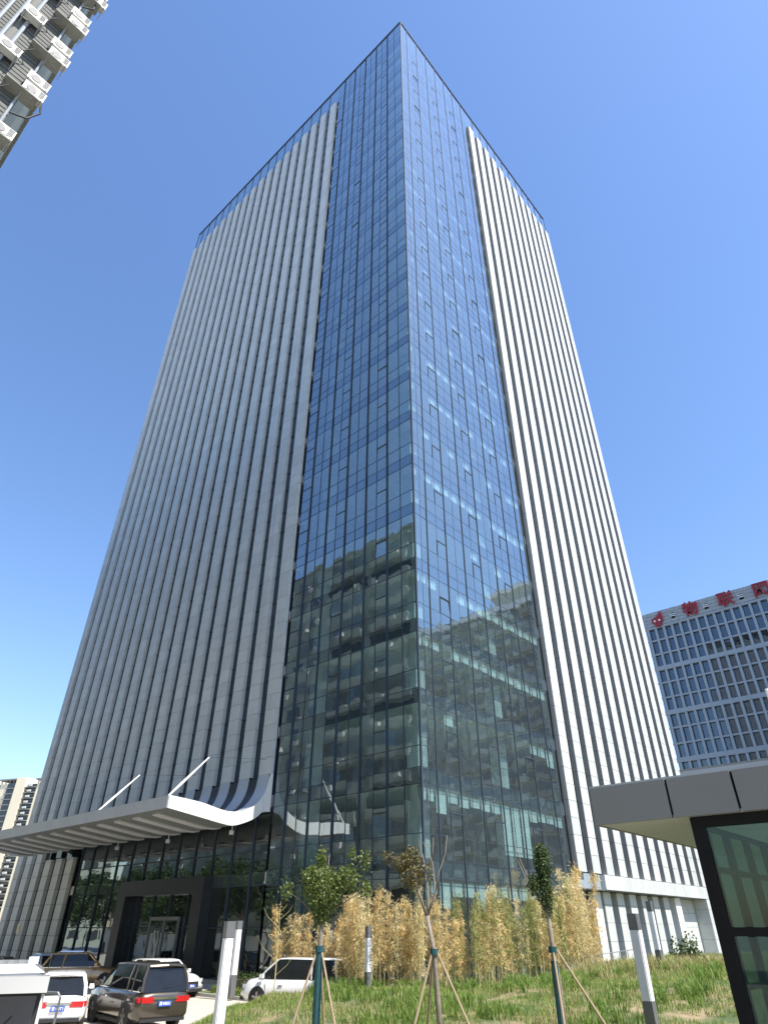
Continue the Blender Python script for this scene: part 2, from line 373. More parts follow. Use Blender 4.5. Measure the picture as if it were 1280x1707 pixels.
# pale panels inside the right-hand glass, added for bright ceiling and sky beyond
for kz in range(-1, 16):
    for ci in range(len(colsR)-1):
        a, b = colsR[ci]+.12, colsR[ci+1]-.10
        if kz < 6: pr = .85
        else: pr = .55
        if (kz*7+3) % 3 == 1 and kz < 5: pr = .25
        if R.random() > pr: continue
        z1 = A0+FL*(kz+1)-.12; ln = R.choice([.5, .55, .6, .6, 1.1 if kz < 2 else .5])
        if kz in (0,) and ci in (8, 9, 10): ln = 2.6
        ubox('lit_ceiling_standin', 'ceiling_standin', a, b, .20, .23, z1-ln, z1, tower)
bars = G()
# fins
FZ0, FZ1 = 10.97, 101.45
gaps = G()
sides = G(); stones = []   # (x0,x1,y0,y1,z0,z1)
PH = FL/4
def fin_panels(lo, z0, z1, face, first=False):
    z = z0
    while z < z1-.05:
        e = min(z+PH, z1); j = .012
        if face == 'L':
            stones.append(('L', -.30, -.26, lo+.0, lo+1.115, z+j, e-j))                     # front
            stones.append(('L', -.26, -.0, lo-.0, lo+.04, z+j, e-j))                    # return towards the corner
            stones.append(('L', -.26, -.0, lo+1.08, lo+1.12, z+j, e-j))
        else:
            stones.append(('R', lo, lo+1.10, -.34, -.30, z+j, e-j))
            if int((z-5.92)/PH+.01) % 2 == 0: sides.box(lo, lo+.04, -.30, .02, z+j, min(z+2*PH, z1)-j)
            stones.append(('R', lo+1.06, lo+1.10, -.30, .02, z+j, e-j))
        z = e
cores = G()
finsL = [11.95+2.02*i for i in range(18)]
finsR = [15.02+2.0*i for i in range(12)]
for i, lo in enumerate(finsL):
    below = lo > 35.3
    z0 = .3 if lo > 40.6 else FZ0
    fin_panels(lo, z0, FZ1, 'L'); cores.box(-.25, .10, lo+.045, lo+1.075, z0, FZ1-.02)
    if below and z0 > 1: fin_panels(lo, .3, 7.7, 'L'); cores.box(-.25, .10, lo+.045, lo+1.075, .3, 7.7)
    if i < 17:
        a, b = lo+1.12, lo+2.02
        ubox('slot_glass', 'strip_glass', .02, .03, a, b, (.3 if a > 36 else 8.8), 101.4, tower)
        for kz in range(NF):
            z = A0+FL*kz
            if z > 9 or a > 36:
                bars.box(-.03, .02, a, b, z-.04, z+.04); bars.box(-.03, .02, a, b, z+1.83, z+1.91)
for i, lo in enumerate(finsR):
    fin_panels(lo, 5.92, FZ1, 'R'); cores.box(lo+.045, lo+1.055, -.29, .12, 5.92, FZ1-.02)
    if i < 11:
        ubox('slot_glass', 'strip_glass', lo+1.10, lo+2.0, .03, .04, 5.92, 101.4, tower)
        for kz in range(NF):
            z = A0+FL*kz+.2
            bars.box(lo+1.10, lo+2.0, -.01, .03, z+1.83, z+1.91)
bars.obj('slot_transom', M['mullion'], tower, kind='stuff'); sides.obj('fin_side_panels', M['fin_side'], tower, kind='stuff'); cores.obj('fin_core', M['stone_joint'], tower, kind='stuff')
stones.sort(key=lambda s: s[5]); sm = G(); nobj = 0
for s in stones:
    big = (s[0] == 'L' and s[1] == -.30) or (s[0] == 'R' and s[3] == -.34)
    if big and nobj < 300: nobj += 1; ubox('stone_panel', 'stone', *s[1:], tower)
    else: sm.box(*s[1:])
sm.obj('upper_stone_panels', M['stone'], tower, kind='stuff')
# stone band and base of the right face
z0, z1 = 5.06, 5.90
x = 18.4
while x < 38.3:
    e = min(x+1.0, 38.35); ubox('band_panel', 'stone', x+.006, e-.006, -.38, .1, z0, z1, tower); x = e
for a, b in ((14.78, 16.6), (16.6, 18.38)): ubox('grey_panel', 'office_wall', a+.01, b-.01, -.05, .1, z0-.05, z1, tower)
ubox('base_wall', 'grey_render', 14.8, 18.2, .9, 1.0, .2, 5.0, tower)
ubox('base_backing', 'spandrel', 18.2, 31.0, .75, .85, .2, 5.0, tower)
ubox('base_soffit', 'soffit', 14.8, 38.2, -.3, .9, 5.0, 5.055, tower)
for i in range(6):
    lo = 19.1+2.02*i; zz = .25
    while zz < 4.95:
        e = min(zz+PH*.97, 4.97); ubox('stone_pier', 'stone', lo, lo+1.08, .25, .70, zz+.008, e-.008, tower); zz = e
ubox('pier', 'white_panel', 17.9, 18.9, .35, .72, .2, 4.97, tower)
ubox('pier_return', 'white_panel', 31.0, 32.1, .05, .74, .2, 4.97, tower)
for i in range(3):
    for j in range(5): ubox('wall_panel', 'stone', 32.15+1.6*i, 33.74+1.6*i, .75, .8, .25+.95*j, 1.185+.95*j, tower)
zz = .2
while zz < 5.0: e = min(zz+PH, 5.04); ubox('stone_pier', 'stone', 36.9, 38.35, -.38, .72, zz+.008, e-.008, tower); zz = e
ubox('plinth', 'kerb', .2, 18.0, -.35, .0, 0, .44, tower); ubox('plinth', 'kerb', -.35, .2, -.35, 47.4, 0, .44, tower)
ubox('door_leaf', 'dark', 15.6, 17.0, .86, .9, .45, 2.8, tower)
ubox('red_sign', 'red_sign', 15.9, 17.6, .80, .84, 3.0, 3.42, tower)
# lobby under the canopy
lob = [11.95]+[13.3+2.03*i for i in range(12)]; lob = [c for c in lob if c < 35.4]+[35.5]
lz = [.45, 2.9, 5.0, 6.75, 8.75]
for i in range(len(lob)-1):
    for j in range(len(lz)-1):
        inst('lobby_pane', unit('lobby_glass'), tower, loc=(.12, (lob[i]+lob[i+1])/2, (lz[j]+lz[j+1])/2), scale=(TI, lob[i+1]-lob[i]-.03, lz[j+1]-lz[j]-.03), rot=(0, R.gauss(0, .003), R.gauss(0, .003)))
    ubox('mullion', 'mullion', .02, .16, lob[i+1]-.04, lob[i+1]+.04, .4, 8.8, tower)
for z in lz[1:-1]: ubox('transom', 'mullion', .06, .15, 11.95, 35.5, z-.03, z+.03, tower)
ubox('lobby_floor', 'dark', .3, 11, 12, 35.5, .40, .46, tower)
ubox('lobby_ceiling', 'spandrel', .3, 11, 12, 35.5, 4.7, 4.85, tower)
# entrance portal
pt = thing('entrance_portal', '', 'x'); 
for kx in ('label', 'category'): del pt[kx]
pt.parent = tower
ubox('portal_side', 'dark', -.6, .1, 26.2, 27.2, .1, 5.6, pt); ubox('portal_side', 'dark', -.6, .1, 17.0, 18.0, .1, 5.6, pt); ubox('portal_head', 'dark', -.6, .1, 18.0, 26.2, 4.7, 5.6, pt)
for a in (19.9, 21.5, 23.2): ubox('door_frame', 'lamp_grey', -.1, .05, a, a+.12, .15, 3.3, pt)
ubox('door_frame', 'lamp_grey', -.1, .05, 19.9, 23.32, 3.3, 3.5, pt)
for a, b in ((20.02, 21.5), (21.62, 23.2)): ubox('door_leaf', 'lobby_glass', -.03, -.01, a, b, .2, 3.28, pt)
ubox('entrance_step', 'kerb', -3.2, -.4, 14, 32, 0, .15, tower); ubox('entrance_step', 'kerb', -2.6, -.36, 14.6, 31.4, .15, .30, tower)
# canopy
bot = [(7.04, 8.26), (4.9, 8.01), (3.46, 7.84), (2.72, 7.80), (2.0, 7.98), (1.13, 8.35), (.62, 8.74), (.05, 8.80)]
top = [(.30, 10.97), (.42, 10.2), (.74, 9.55), (1.23, 9.03), (1.73, 8.76), (2.2, 8.58), (2.83, 8.50), (3.58, 8.52), (5.05, 8.75), (7.0, 8.86)]
U0, U1 = 11.9, 40.6
can = thing('canopy', '', 'x'); 
for kx in ('label', 'category'): del can[kx]
can.parent = tower
def arc(pts, n=40):
    """resample a polyline smoothly (Catmull-Rom)"""
    out = []
    P = [pts[0]]+list(pts)+[pts[-1]]
    for i in range(1, len(P)-2):
        for q in range(4):
            t = q/4; p0, p1, p2, p3 = P[i-1], P[i], P[i+1], P[i+2]
            out.append(tuple(.5*((2*p1[c])+(-p0[c]+p2[c])*t+(2*p0[c]-5*p1[c]+4*p2[c]-p3[c])*t*t+(-p0[c]+3*p1[c]-3*p2[c]+p3[c])*t**3) for c in (0, 1)))
    out.append(tuple(pts[-1])); return out
T = arc(top); B = arc(bot)
lower = [(-o, z-.14) for o, z in T[:-3]]+[(-6.86, 8.80)]
# dark infill sheet (recessed) as a thick shell
gi = G()
n = len(lower)
for i in range(n-1):
    (x0, za), (x1, zb) = lower[i], lower[i+1]
    gi.poly([(x0, U0+.3, za), (x1, U0+.3, zb), (x1, U1-.3, zb), (x0, U1-.3, za)])
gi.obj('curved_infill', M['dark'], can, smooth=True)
def strip(lo, hi, nm='curved_fin'):
    s = G()
    for i in range(len(T)-1):
        (o0, za), (o1, zb) = T[i], T[i+1]
        s.poly([(-o0, lo, za), (-o1, lo, zb), (-o1, hi, zb), (-o0, hi, za)])
        for y, fl in ((lo, False), (hi, True)):
            s.poly([(-o0, y, za), (-o0, y, za-.2), (-o1, y, zb-.2), (-o1, y, zb)], fl)
    s.obj(nm, M['canopy_panel'], can)
for lo in finsL:
    if lo < 40.5: strip(lo, lo+1.12)
# soffit
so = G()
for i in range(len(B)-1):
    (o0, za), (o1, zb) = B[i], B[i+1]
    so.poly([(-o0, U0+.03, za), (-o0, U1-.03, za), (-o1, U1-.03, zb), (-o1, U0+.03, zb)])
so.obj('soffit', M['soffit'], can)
for i in range(13):
    c = 13.75+2.13*i
    if c > U1-.8: break
    za = 8.17; zb = 7.84
    g = G(); g.prism([(-6.55, 8.195), (-3.46, 7.835), (-2.4, 7.86), (-2.4, 7.78), (-3.46, 7.755), (-6.55, 8.115)], c-.36, c+.36); g.obj('soffit_slat', M['soffit_slat'], can)
# front fascia panels
u = U0
while u < U1-.01:
    e = min(u+1.15, U1); ubox('fascia_panel', 'canopy_panel', -7.06, -6.98, u+.006, e-.006, 8.26, 8.88, can); u = e
# end faces, cut into panels that follow the curve
def at_off(P, o):
    for i in range(len(P)-1):
        a, b = P[i], P[i+1]
        if min(a[0], b[0])-1e-6 <= o <= max(a[0], b[0])+1e-6:
            t = 0 if abs(b[0]-a[0]) < 1e-6 else (o-a[0])/(b[0]-a[0]); return a[1]+(b[1]-a[1])*t
    return P[-1][1] if o > 3 else P[0][1]
Bs = B[::-1]
for ue in (U0-.03, U1+.0):
    cuts = [.06, .62, 1.25, 2.1, 3.1, 4.3, 5.7, 7.04]
    for a, b in zip(cuts, cuts[1:]):
        os_ = [a+.012+(b-a-.024)*q/6 for q in range(7)]
        prof = [(-o, at_off(Bs, o)) for o in os_]+[(-o, (at_off(T, o)+.02 if o > .31 else 10.97)) for o in os_[::-1]]
        g = G(); g.prism(prof, ue-.03, ue+.03); g.obj('end_panel', M['white_panel'], can)
for uu, o0 in ((12.4, 6.9), (20.2, 6.9)):
    g = G(); g.tube([(-6.9, uu, 8.8), (-6.1, uu, 9.65), (-4.55, uu, 11.32)], [.04, .075, .035], 8); g.obj('tie_rod', M['white_panel'], can)
    g = G(); g.tube([(-4.55, uu, 11.32), (-.2, uu, 11.9)], .012, 4); g.obj('tie_cable', M['dark'], can)
for uu in (13.9, 20.9, 27.6):
    fl = thing('floodlight', '', 'x')
    for kx in ('label', 'category'): del fl[kx]
    fl.name = 'security_camera'; fl.parent = tower; fl.location = (-1.2, uu, 7.85); fl.scale = (.75, .75, .75)
    g = G(); g.tube([(0, 0, .4), (0, 0, 0)], .04); g.box(-.18, .12, -.09, .09, -.32, -.02); g.box(-.2, -.18, -.06, .06, -.28, -.06); g.obj('housing', M['white'], fl)

# ------------------------------------------------------------------ kiosk building at the lower right
K = Vector((3.369, 11, 0))
kiosk = thing('gatehouse', 'low grey-fascia glass pavilion with black frames at the right edge', 'pavilion', K, AZ)
ZB, ZT = 4.235, 4.77
ys = [0, -1.24, -2.18, -3.4, -4.6, -5.8, -7]
for a, b in zip(ys, ys[1:]): ubox('fascia_panel', 'fascia', -.02, .04, b+.018, a-.018, ZB, ZT, kiosk)
xs = [0.03, 1.24, 2.45, 3.66, 4.87, 6.1, 7.3]
for a, b in zip(xs, xs[1:]): ubox('fascia_panel', 'fascia', a+.018, b-.018, -.04, .02, ZB, ZT, kiosk)
ubox('fascia_core', 'black', .06, 7.2, -7, -.06, ZB+.06, ZT-.03, kiosk)
ubox('roof_flashing', 'alu', .0, 7.3, -7, .0, ZT-.01, ZT+.03, kiosk)
for i in range(14):
    a = .05+.52*i; ubox('soffit_board', 'kiosk_soffit', a, a+.508, -6.9, -.05, ZB+.005, ZB+.05, kiosk)
# front wall frames (x = .15) from y -1.42 to -7
def frame(n, x0, x1, y0, y1, z0, z1): return ubox(n, 'black', x0, x1, y0, y1, z0, z1, kiosk)
GZ = .9
frame('corner_column', .12, .30, -1.60, -1.42, GZ, ZB); frame('head_frame', .12, .24, -7, -1.6, ZB-.14, ZB)
for y in (-2.62, -4.0, -5.4, -6.9): frame('mullion', .12, .22, y-.06, y+.06, GZ, ZB-.14)
frame('transom', .12, .24, -7, -1.6, 2.79, 2.89); frame('sill_frame', .12, .24, -7, -1.6, GZ, GZ+.12)
yy = [-1.60, -2.56, -2.68, -3.94, -4.06, -5.34, -5.46, -6.84]
for a, b in ((yy[0], yy[1]), (yy[2], yy[3]), (yy[4], yy[5]), (yy[6], yy[7])):
    for z0, z1 in ((GZ+.12, 2.79), (2.89, ZB-.14)): ubox('pane', 'clear_glass', .16, .172, b+.005, a-.005, z0+.005, z1-.005, kiosk)
# side wall (y=-1.5) with frames and glass, back wall
frame('head_frame', .3, 5.2, -1.56, -1.46, ZB-.14, ZB); frame('side_rail', .3, 5.2, -1.55, -1.47, 3.55, 3.62); frame('side_rail', .3, 5.2, -1.55, -1.47, 2.2, 2.26)
for x in (1.3, 2.3, 3.3, 4.3, 5.2): frame('mullion', x-.05, x+.05, -1.56, -1.46, GZ, ZB-.14)
for a, b in ((.3, 1.25), (1.35, 2.25), (2.35, 3.25), (3.35, 4.25), (4.35, 5.15)): ubox('pane', 'clear_glass', a, b, -1.515, -1.505, GZ, ZB-.14, kiosk)
ubox('back_wall', 'grey_render', 5.2, 5.3, -7, -1.4, GZ, ZB, kiosk); ubox('kiosk_floor', 'slab', .1, 5.3, -7, -1.4, GZ-.8, GZ, kiosk)
ubox('ceiling', 'interior', .26, 5.2, -7, -1.6, ZB-.1, ZB-.02, kiosk)
ubox('counter', 'dark', 2.2, 2.8, -5.5, -2.6, GZ, GZ+1.05, kiosk)

# ------------------------------------------------------------------ glass office building behind, with red roof sign
NP = Vector((74.34, 165, 0))
off = thing('sign_office_building', 'grid-fronted blue-grey office block with red rooftop characters behind the right fins', 'office building', NP, AZ)
ubox('wall', 'spandrel', .6, 24, -95, .6, 0, 76.5, off)
Z3 = [77.8-4.2-11.72*i for i in range(7)]
mod = 2.22; npil = 42
for i in range(npil):
    y = -.2-mod*i; ubox('pilaster', 'office_wall', -.35, .55, y-.31, y+.31, 0, 73.6, off)
for i in range(20):
    z = 73.6-3.907*i; th = .55 if i % 3 == 0 else .2
    if z > 1: ubox('floor_band', 'office_wall', -.25 if i % 3 else -.42, .5, -94, .6, z-th, z+(th if i else 0), off)
pn = G(); cnt = 0
for i in range(npil-1):
    for j in range(19):
        z1 = 73.6-3.907*j-(.55 if j % 3 == 0 else .2); z0 = 73.6-3.907*(j+1)+(.55 if (j+1) % 3 == 0 else .2)
        if z0 < 1: continue
        y1 = -.2-mod*i-.31; y0 = y1-mod+.62
        if i < 22 and j < 13: 
            w = inst('window', unit('far_glass'), off, loc=(.42, (y0+y1)/2, (z0+z1)/2), scale=(.03, y1-y0, z1-z0), rot=(0, R.gauss(0, .004), R.gauss(0, .004)))
        else: pn.box(.41, .44, y0, y1, z0, z1)
        if R.random() < .25: pn.box(.36, .42, y0+.1, (y0+y1)/2, z0+.2, z0+1.4)
pn.obj('lower_windows', M['far_glass'], off, kind='stuff')
for j in range(4): ubox('parapet_louvre', 'office_wall_top', -.3+.02*j, .5, -94, .5, 73.75+1.03*j, 74.70+1.03*j, off)
for i in range(npil):
    y = -.2-mod*i; ubox('parapet_post', 'office_wall', -.4, .5, y-.12, y+.12, 73.7, 77.8, off)
    if i % 2 == 1 and i > 1: 
        ubox('parapet_opening', 'black', -.36, -.30, y-1.5, y-.5, 74.6, 76.2, off)
        if i % 4 == 3: ubox('steel_bar', 'white', -.5, -.4, y-1.6, y-.3, 75.2, 75.4, off); ubox('steel_bar', 'white', -.5, -.4, y-1.6, y-.3, 75.7, 75.9, off)
ubox('roof_box', 'office_wall_top', 1, 8, -8.5, .2, 77.8, 78.4, off)
def glyph(txt, y, z, size, parent, mat, name='letter', x=-.75, ext=.12, rot=None, bold=.02):
    cu = D.curves.new(name, 'FONT'); cu.body = txt; cu.size = size; cu.extrude = ext; cu.offset = bold; cu.align_x = 'CENTER'; cu.align_y = 'CENTER'; cu.resolution_u = 2
    tmp = D.objects.new('tmp', cu); COL.objects.link(tmp); dg = bpy.context.evaluated_depsgraph_get(); dg.update()
    me = D.meshes.new_from_object(tmp.evaluated_get(dg)); me.materials.clear(); me.materials.append(M[mat]); D.objects.remove(tmp)
    return inst(name, me, parent, loc=(x, y, z), rot=rot or (math.pi/2, 0, -math.pi/2))
for ch, y in (('物', -12.8), ('联', -21.9), ('网', -30.6), ('应', -39.6), ('用', -48.4)): 
    if y > -34: glyph(ch, y, 75.55, 4.2, off, 'red', bold=.09)
# flame-shaped emblem
fl = [(0, -2.0), (.75, -1.95), (.9, -1.25), (1.5, -.75), (1.6, -.05), (1.3, .5), (.6, .75), (-.1, 1.1), (-.75, 1.75), (-1.15, 2.5), (-1.45, 1.6), (-1.6, .6), (-1.55, -.3), (-1.1, -1.1), (-.8, -1.4), (-.75, -1.95)]
g = G(); g.prism([(-(3.6-p*1.0), 75.2+q) for p, q in fl], -.85, -.6, 'x'); g.obj('emblem', M['red'], off)
for p, q in ((-.55, -.25), (.75, -.25)):
    g = G(); g.disc((-.87, -(3.6-p), 75.2+q), .28, 'x', .04, 10); g.obj('emblem_hole', M['white'], off)
pod = thing('podium_parapet', 'pale concrete parapet strip in front of the red-sign office block', 'wall', C0+Vector((64, 95, 0)), AZ)
pod.location = (NP-eR*35)
ubox('wall', 'grey_render', .2, 3, -90, -6, 0, 28, pod); ubox('coping', 'concrete', -.2, 3.2, -90, -6, 28.0, 29.4, pod); ubox('lower_band', 'grey_render', -.25, 0, -90, -6, 28.3, 29.0, pod)

# ------------------------------------------------------------------ old housing block: end wall in the top left corner, long side mirrored in the tower glass
PA = Vector((17.1*math.sin(rad(-51.6)), 17.1*math.cos(rad(-51.6)), 0))
blk = thing('old_apartment_block', 'old grey-tiled apartment block leaning in at the upper left with many air conditioners', 'apartment building', PA, AZ)
# local: y+ away from the camera along the long side (facing +x), end wall is y=0 plane facing -y, block fills x<0
HA = 46.7; DA = 15.0; LA = 84
ubox('wall', 'tile', -DA, 0, .04, LA, 0, HA, blk); ubox('roof_parapet', 'concrete', -DA-.2, .2, -.1, LA, HA, HA+.6, blk)
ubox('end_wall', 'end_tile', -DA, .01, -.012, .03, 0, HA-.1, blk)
# end wall siding: horizontal boards as geometry
sd = 0; z = 17.0
while z < 46:
    for a, b in ((-1.0, -.12), (-3.55, -1.5), (-6.2, -4.1)):
        if sd < 290: ubox('siding_board', 'tile2', a, b, -.045, -.0, z, z+.19, blk); sd += 1
    z += .25
for x in (-.05, -1.08, -1.45, -1.8, -2.35, -3.65, -4.0, -4.85, -6.3, -7.4):
    w = R.choice([.045, .07, .12]); g = G(); g.tube([(x, -.12, 10), (x, -.12, HA)], w, 8); g.obj('drain_pipe', M['pipe'], blk)
def ac(parent, x, y, z, face, mat='ac', sub=True, w=.84):
    """outdoor unit; face '-y' or '+x'"""
    a = inst('air_conditioner', ACM[face], parent, loc=(x, y, z)); 
    if sub:
        inst('fan_grille', ACG[face], a); inst('bracket', ACB[face], a)
    return a
ACM, ACG, ACB = {}, {}, {}
def acm():
    for face in ('-y', '+x'):
        def m(g, mat, nm):
            if face == '+x': g.v = [(-y, x, z) for x, y, z in g.v]
            me = g.mesh(nm, M[mat]); return me
        g = G(); g.box(-.37, .37, -.50, -.20, 0, .50); g.box(-.38, .38, -.51, -.19, .47, .52); ACM[face] = m(g, 'ac', 'air_conditioner')
        g = G(); g.disc((-.10, -.51, .25), .18, 'y', .02, 14)
        for q in range(5): g.box(.16, .33, -.515, -.50, .1+q*.09, .14+q*.09)
        ACG[face] = m(g, 'ac_dark', 'fan_grille')
        g = G(); g.box(-.32, -.29, -.58, .0, -.05, 0); g.box(.29, .32, -.58, 0, -.05, 0)
        g.tube([(-.3, -.52, -.04), (-.3, 0, -.36)], .015, 4); g.tube([(.3, -.52, -.04), (.3, 0, -.36)], .015, 4); ACB[face] = m(g, 'pipe', 'bracket')
acm()
for kz in range(5, 15):
    z = 1.1+3.0*kz
    # concrete shelf + units at the corner and further in
    ubox('concrete_shelf', 'concrete', -.62, .50, -.56, 0, z-.14, z-.07, blk)
    ac(blk, .22+R.uniform(-.08, .1), 0, z, '-y')
    if R.random() < .6: ac(blk, .24+R.uniform(-.1, .1), 0, z+.72, '-y')
    if R.random() < .5: ac(blk, -1.0, 0, z+1.3, '-y')
    ubox('concrete_shelf', 'concrete', -3.0, -2.0, -.55, 0, z-.84, z-.76, blk); ac(blk, -2.5+R.uniform(-.15, .15), 0, z-.72, '-y')
    if R.random() < .6: ac(blk, -4.4, 0, z-.3, '-y')
    if R.random() < .8: ac(blk, -5.6, 0, z-.9, '-y')
    ubox('concrete_shelf', 'concrete', -6.1, -5.1, -.55, 0, z-1.02, z-.94, blk)
    g = G(); x0 = -.1; g.tube([(x0-.6, -.3, z-.1), (x0-.3, -.5, z-.5), (x0-.7, -.35, z-1.2), (x0-.9, -.1, z-1.9)], .02, 5); g.obj('hose', M['cable'], blk)
    for q in range(3):
        g = G(); g.tube([(.0, -.2-q*.2, z-.1), (.35, -.25-q*.2, z-.14)], .018, 4); g.obj('bracket_end', M['pipe'], blk)
g = G(); g.tube([(.05, -.3, 29.2), (.55, -.3, 28.6), (.75, -.25, 27.8), (.5, -.2, 27.1), (0, -.1, 26.9)], .035, 6); g.obj('loose_cable', M['cable'], blk)
g = G(); g.tube([(.0, -.3, 38), (.3, -.4, 37.4), (.35, -.4, 36.5), (0, -.3, 36.2)], .035, 6); g.obj('loose_cable', M['cable'], blk)
# long side: balconies for y<42, windows beyond
win = 0
for kz in range(15):
    z = .4+3.05*kz
    y = 18.0
    # balcony stretch
    for yb in (20, 27.5, 35):
        ubox('balcony_parapet', 'tile', 0, .55, yb, yb+6.3, z+.02, z+1.12, blk)
        ubox('balcony_slab', 'concrete', 0, .62, yb-.05, yb+6.35, z-.14, z, blk)
        if kz % 3 == 1: ubox('balcony_shade_sheet', 'black', .01, .05, yb, yb+6.3, z+1.12, z+2.75, blk)  # flat black sheet in place of the open balcony's shade
        else:
            yy_ = yb
            while yy_ < yb+6.2:
                e = yy_+1.25; ubox('balcony_window', R.choice(['window_dark', 'window_curtain', 'far_glass', 'window_curtain', 'tile2']), (.42), .47, yy_+.04, min(e, yb+6.3)-.04, z+1.16, z+2.75, blk); yy_ = e
            ubox('balcony_ceiling', 'tile', 0, .5, yb, yb+6.3, z+2.75, z+2.9, blk)
        if R.random() < .6: ac(blk, .6, yb+R.uniform(.6, 5.6), z+.35, '+x', sub=False)
    for yw in (44.2, 46.6, 50.2, 54.0, 57.2, 62, 66, 70, 75, 79):
        w = 1.0 if int(yw) % 2 else 1.5; win += 1
        ubox('window', R.choice(['window_dark', 'window_dark', 'window_curtain']), .0, .03, yw, yw+w, z+1.0, z+2.4, blk)
        ubox('window_sill', 'concrete', 0, .14, yw-.08, yw+w+.08, z+.9, z+.98, blk)
        if R.random() < .75: ac(blk, 0, yw-.55, z+R.uniform(.2, 1.3), '+x', sub=False)

# ------------------------------------------------------------------ block seen only as a reflection in the right glass
RA = Vector((90.1, 73.9, 0))
rb = thing('stepped_roof_apartment_block', 'grey residential block with stepped roof reflected in the right-hand glass', 'apartment building', RA, AZ)
# local: corner at origin, block extends +x (away) and -y (to the right)
ubox('wall', 'tile', 0, 60, -62, 0, 0, 64, rb); ubox('roof_step', 'tile', 2, 16, -12, -1, 64, 69, rb); ubox('roof_step', 'tile2', 4, 12, -26, -16, 64, 67, rb); ubox('cornice', 'white_panel', -.8, 60, -62.6, .8, 63.0, 64.2, rb); ubox('roof_step', 'tile', 3, 14, -44, -34, 64, 68, rb); ubox('cornice', 'white_panel', 1.4, 16.6, -12.6, -.4, 68.6, 69.4, rb)
for kz in range(20):
    z = 2+3.1*kz
    for q in range(14):
        yb = -3.4-4.1*q; ubox('balcony', 'tile' if q % 2 else 'concrete', -1.3, 0, yb, yb+2.9, z, z+1.05, rb); 
        ubox('window', 'window_dark' if R.random() < .8 else 'window_curtain', -.06, 0, yb-.3, yb+3.2, z+1.1, z+2.8, rb)
    for q in range(8):
        xb = 1.5+5.5*q
        if kz*16+q*2 < 270: pass
        ubox('bay', 'tile' if q % 2 else 'tile2', xb, xb+3.0, 0, 1.1, z, z+1.0, rb); ubox('side_window', 'window_dark', xb, xb+3, 0, .06, z+1.05, z+2.6, rb)

# ------------------------------------------------------------------ far beige towers at the left
def far_tower(F, x_px_slope, h, label, w, d, rz, name='beige_apartment_tower'):
    t = thing(name, label, 'apartment tower', (x_px_slope*F, F, 0), rz, 'far apartment towers')
    # front faces -y and +x in local space
    ubox('wall', 'beige', 0, w*.42, 0, d, 0, h, t)                    # broad blank beige side (right)
    ubox('roof_slab', 'concrete', -1, w*.42+1, -1, d+1, h+1.8, h+2.6, t)
    for q in range(5): ubox('roof_post', 'grey_render', q*w*.1, q*w*.1+.5, 0, .5, h, h+1.8, t)
    ubox('stair_wall', 'beige', -w*.42, -w*.22, -1.0, d, 0, h+3.5, t)
    ubox('recess_wall', 'window_dark', -w*.22, 0, .8, d, 0, h, t); ubox('side_wall', 'window_dark', -w*.62, -w*.42, .5, d, 0, h+1, t)
    kz = 0
    while kz*2.95 < h-2:
        z = kz*2.95
        ubox('balcony', 'concrete', -w*.22, 0, -.9, .8, z, z+.55, t); ubox('balcony', 'concrete', -w*.62, -w*.42, -.6, .5, z, z+.5, t)
        ubox('air_conditioner', 'ac', w*.42, w*.42+.7, 1+(kz % 2)*.8, 2.6+(kz % 2)*.8, z+1, z+2, t); ubox('air_conditioner', 'ac', -w*.14, -w*.07, -1.5, -.9, z+.7, z+1.7, t); kz += 1
    return t
far_tower(390, -.5140, 73, 'beige high-rise with stacked balconies rising left of the striped tower', 36, 24, rad(-18))
far_tower(400, -.568, 74, 'pale high-rise only just showing at the left picture edge', 30, 24, rad(-18))

for ch, x in (('出', 16.35), ('口', 17.0)): glyph(ch, .785, 3.21, .34, tower, 'white', name='sign_letter', x=x, ext=.005, rot=(math.pi/2, 0, 0), bold=0)
ubox('wall_notice', 'beige', -.34, -.31, 42.9, 43.4, 2.5, 3.2, tower)

# ------------------------------------------------------------------ ramp railing beside the side entrance
rl = thing('ramp_railing', 'grey metal ramp handrail half hidden by dry bamboo at the tower base', 'railing', world_of(8, -1.6, .55), AZ)
for k in range(10):
    g = G(); g.tube([(k*1.15, 0, 0), (k*1.15, 0, .95+.04*k)], .025, 6); g.obj('post', M['rail'], rl)
for h in (.35, .65, .98):
    g = G(); g.tube([(-.1, 0, h-.02), (10.5, 0, h+.38 if h > .9 else h+.2)], .025, 6); g.obj('rail', M['rail'], rl)

# ------------------------------------------------------------------ kerbs and planting in front of the lobby
def strip_box(name, mat, r0, r1, u0, u1, z0, z1, kind='structure'):
    g = G(); g.box(r0, r1, u0, u1, z0, z1); o = g.obj(name, M[mat], kind=kind); o.location = C0; o.rotation_euler = (0, 0, AZ); return o
for i in range(12): 
    strip_box('kerb', 'kerb', -2.95, -2.80, 3.0+1.0*i, 3.985+1.0*i, 0, .13)
for i in range(8): strip_box('kerb', 'kerb', -3.5+.35*0, -3.36, 15.2+1.0*i, 16.18+1.0*i, 0, .12)
strip_box('planting_bed', 'soil', -2.8, -.36, 3.0, 14.0, -.01, .10)

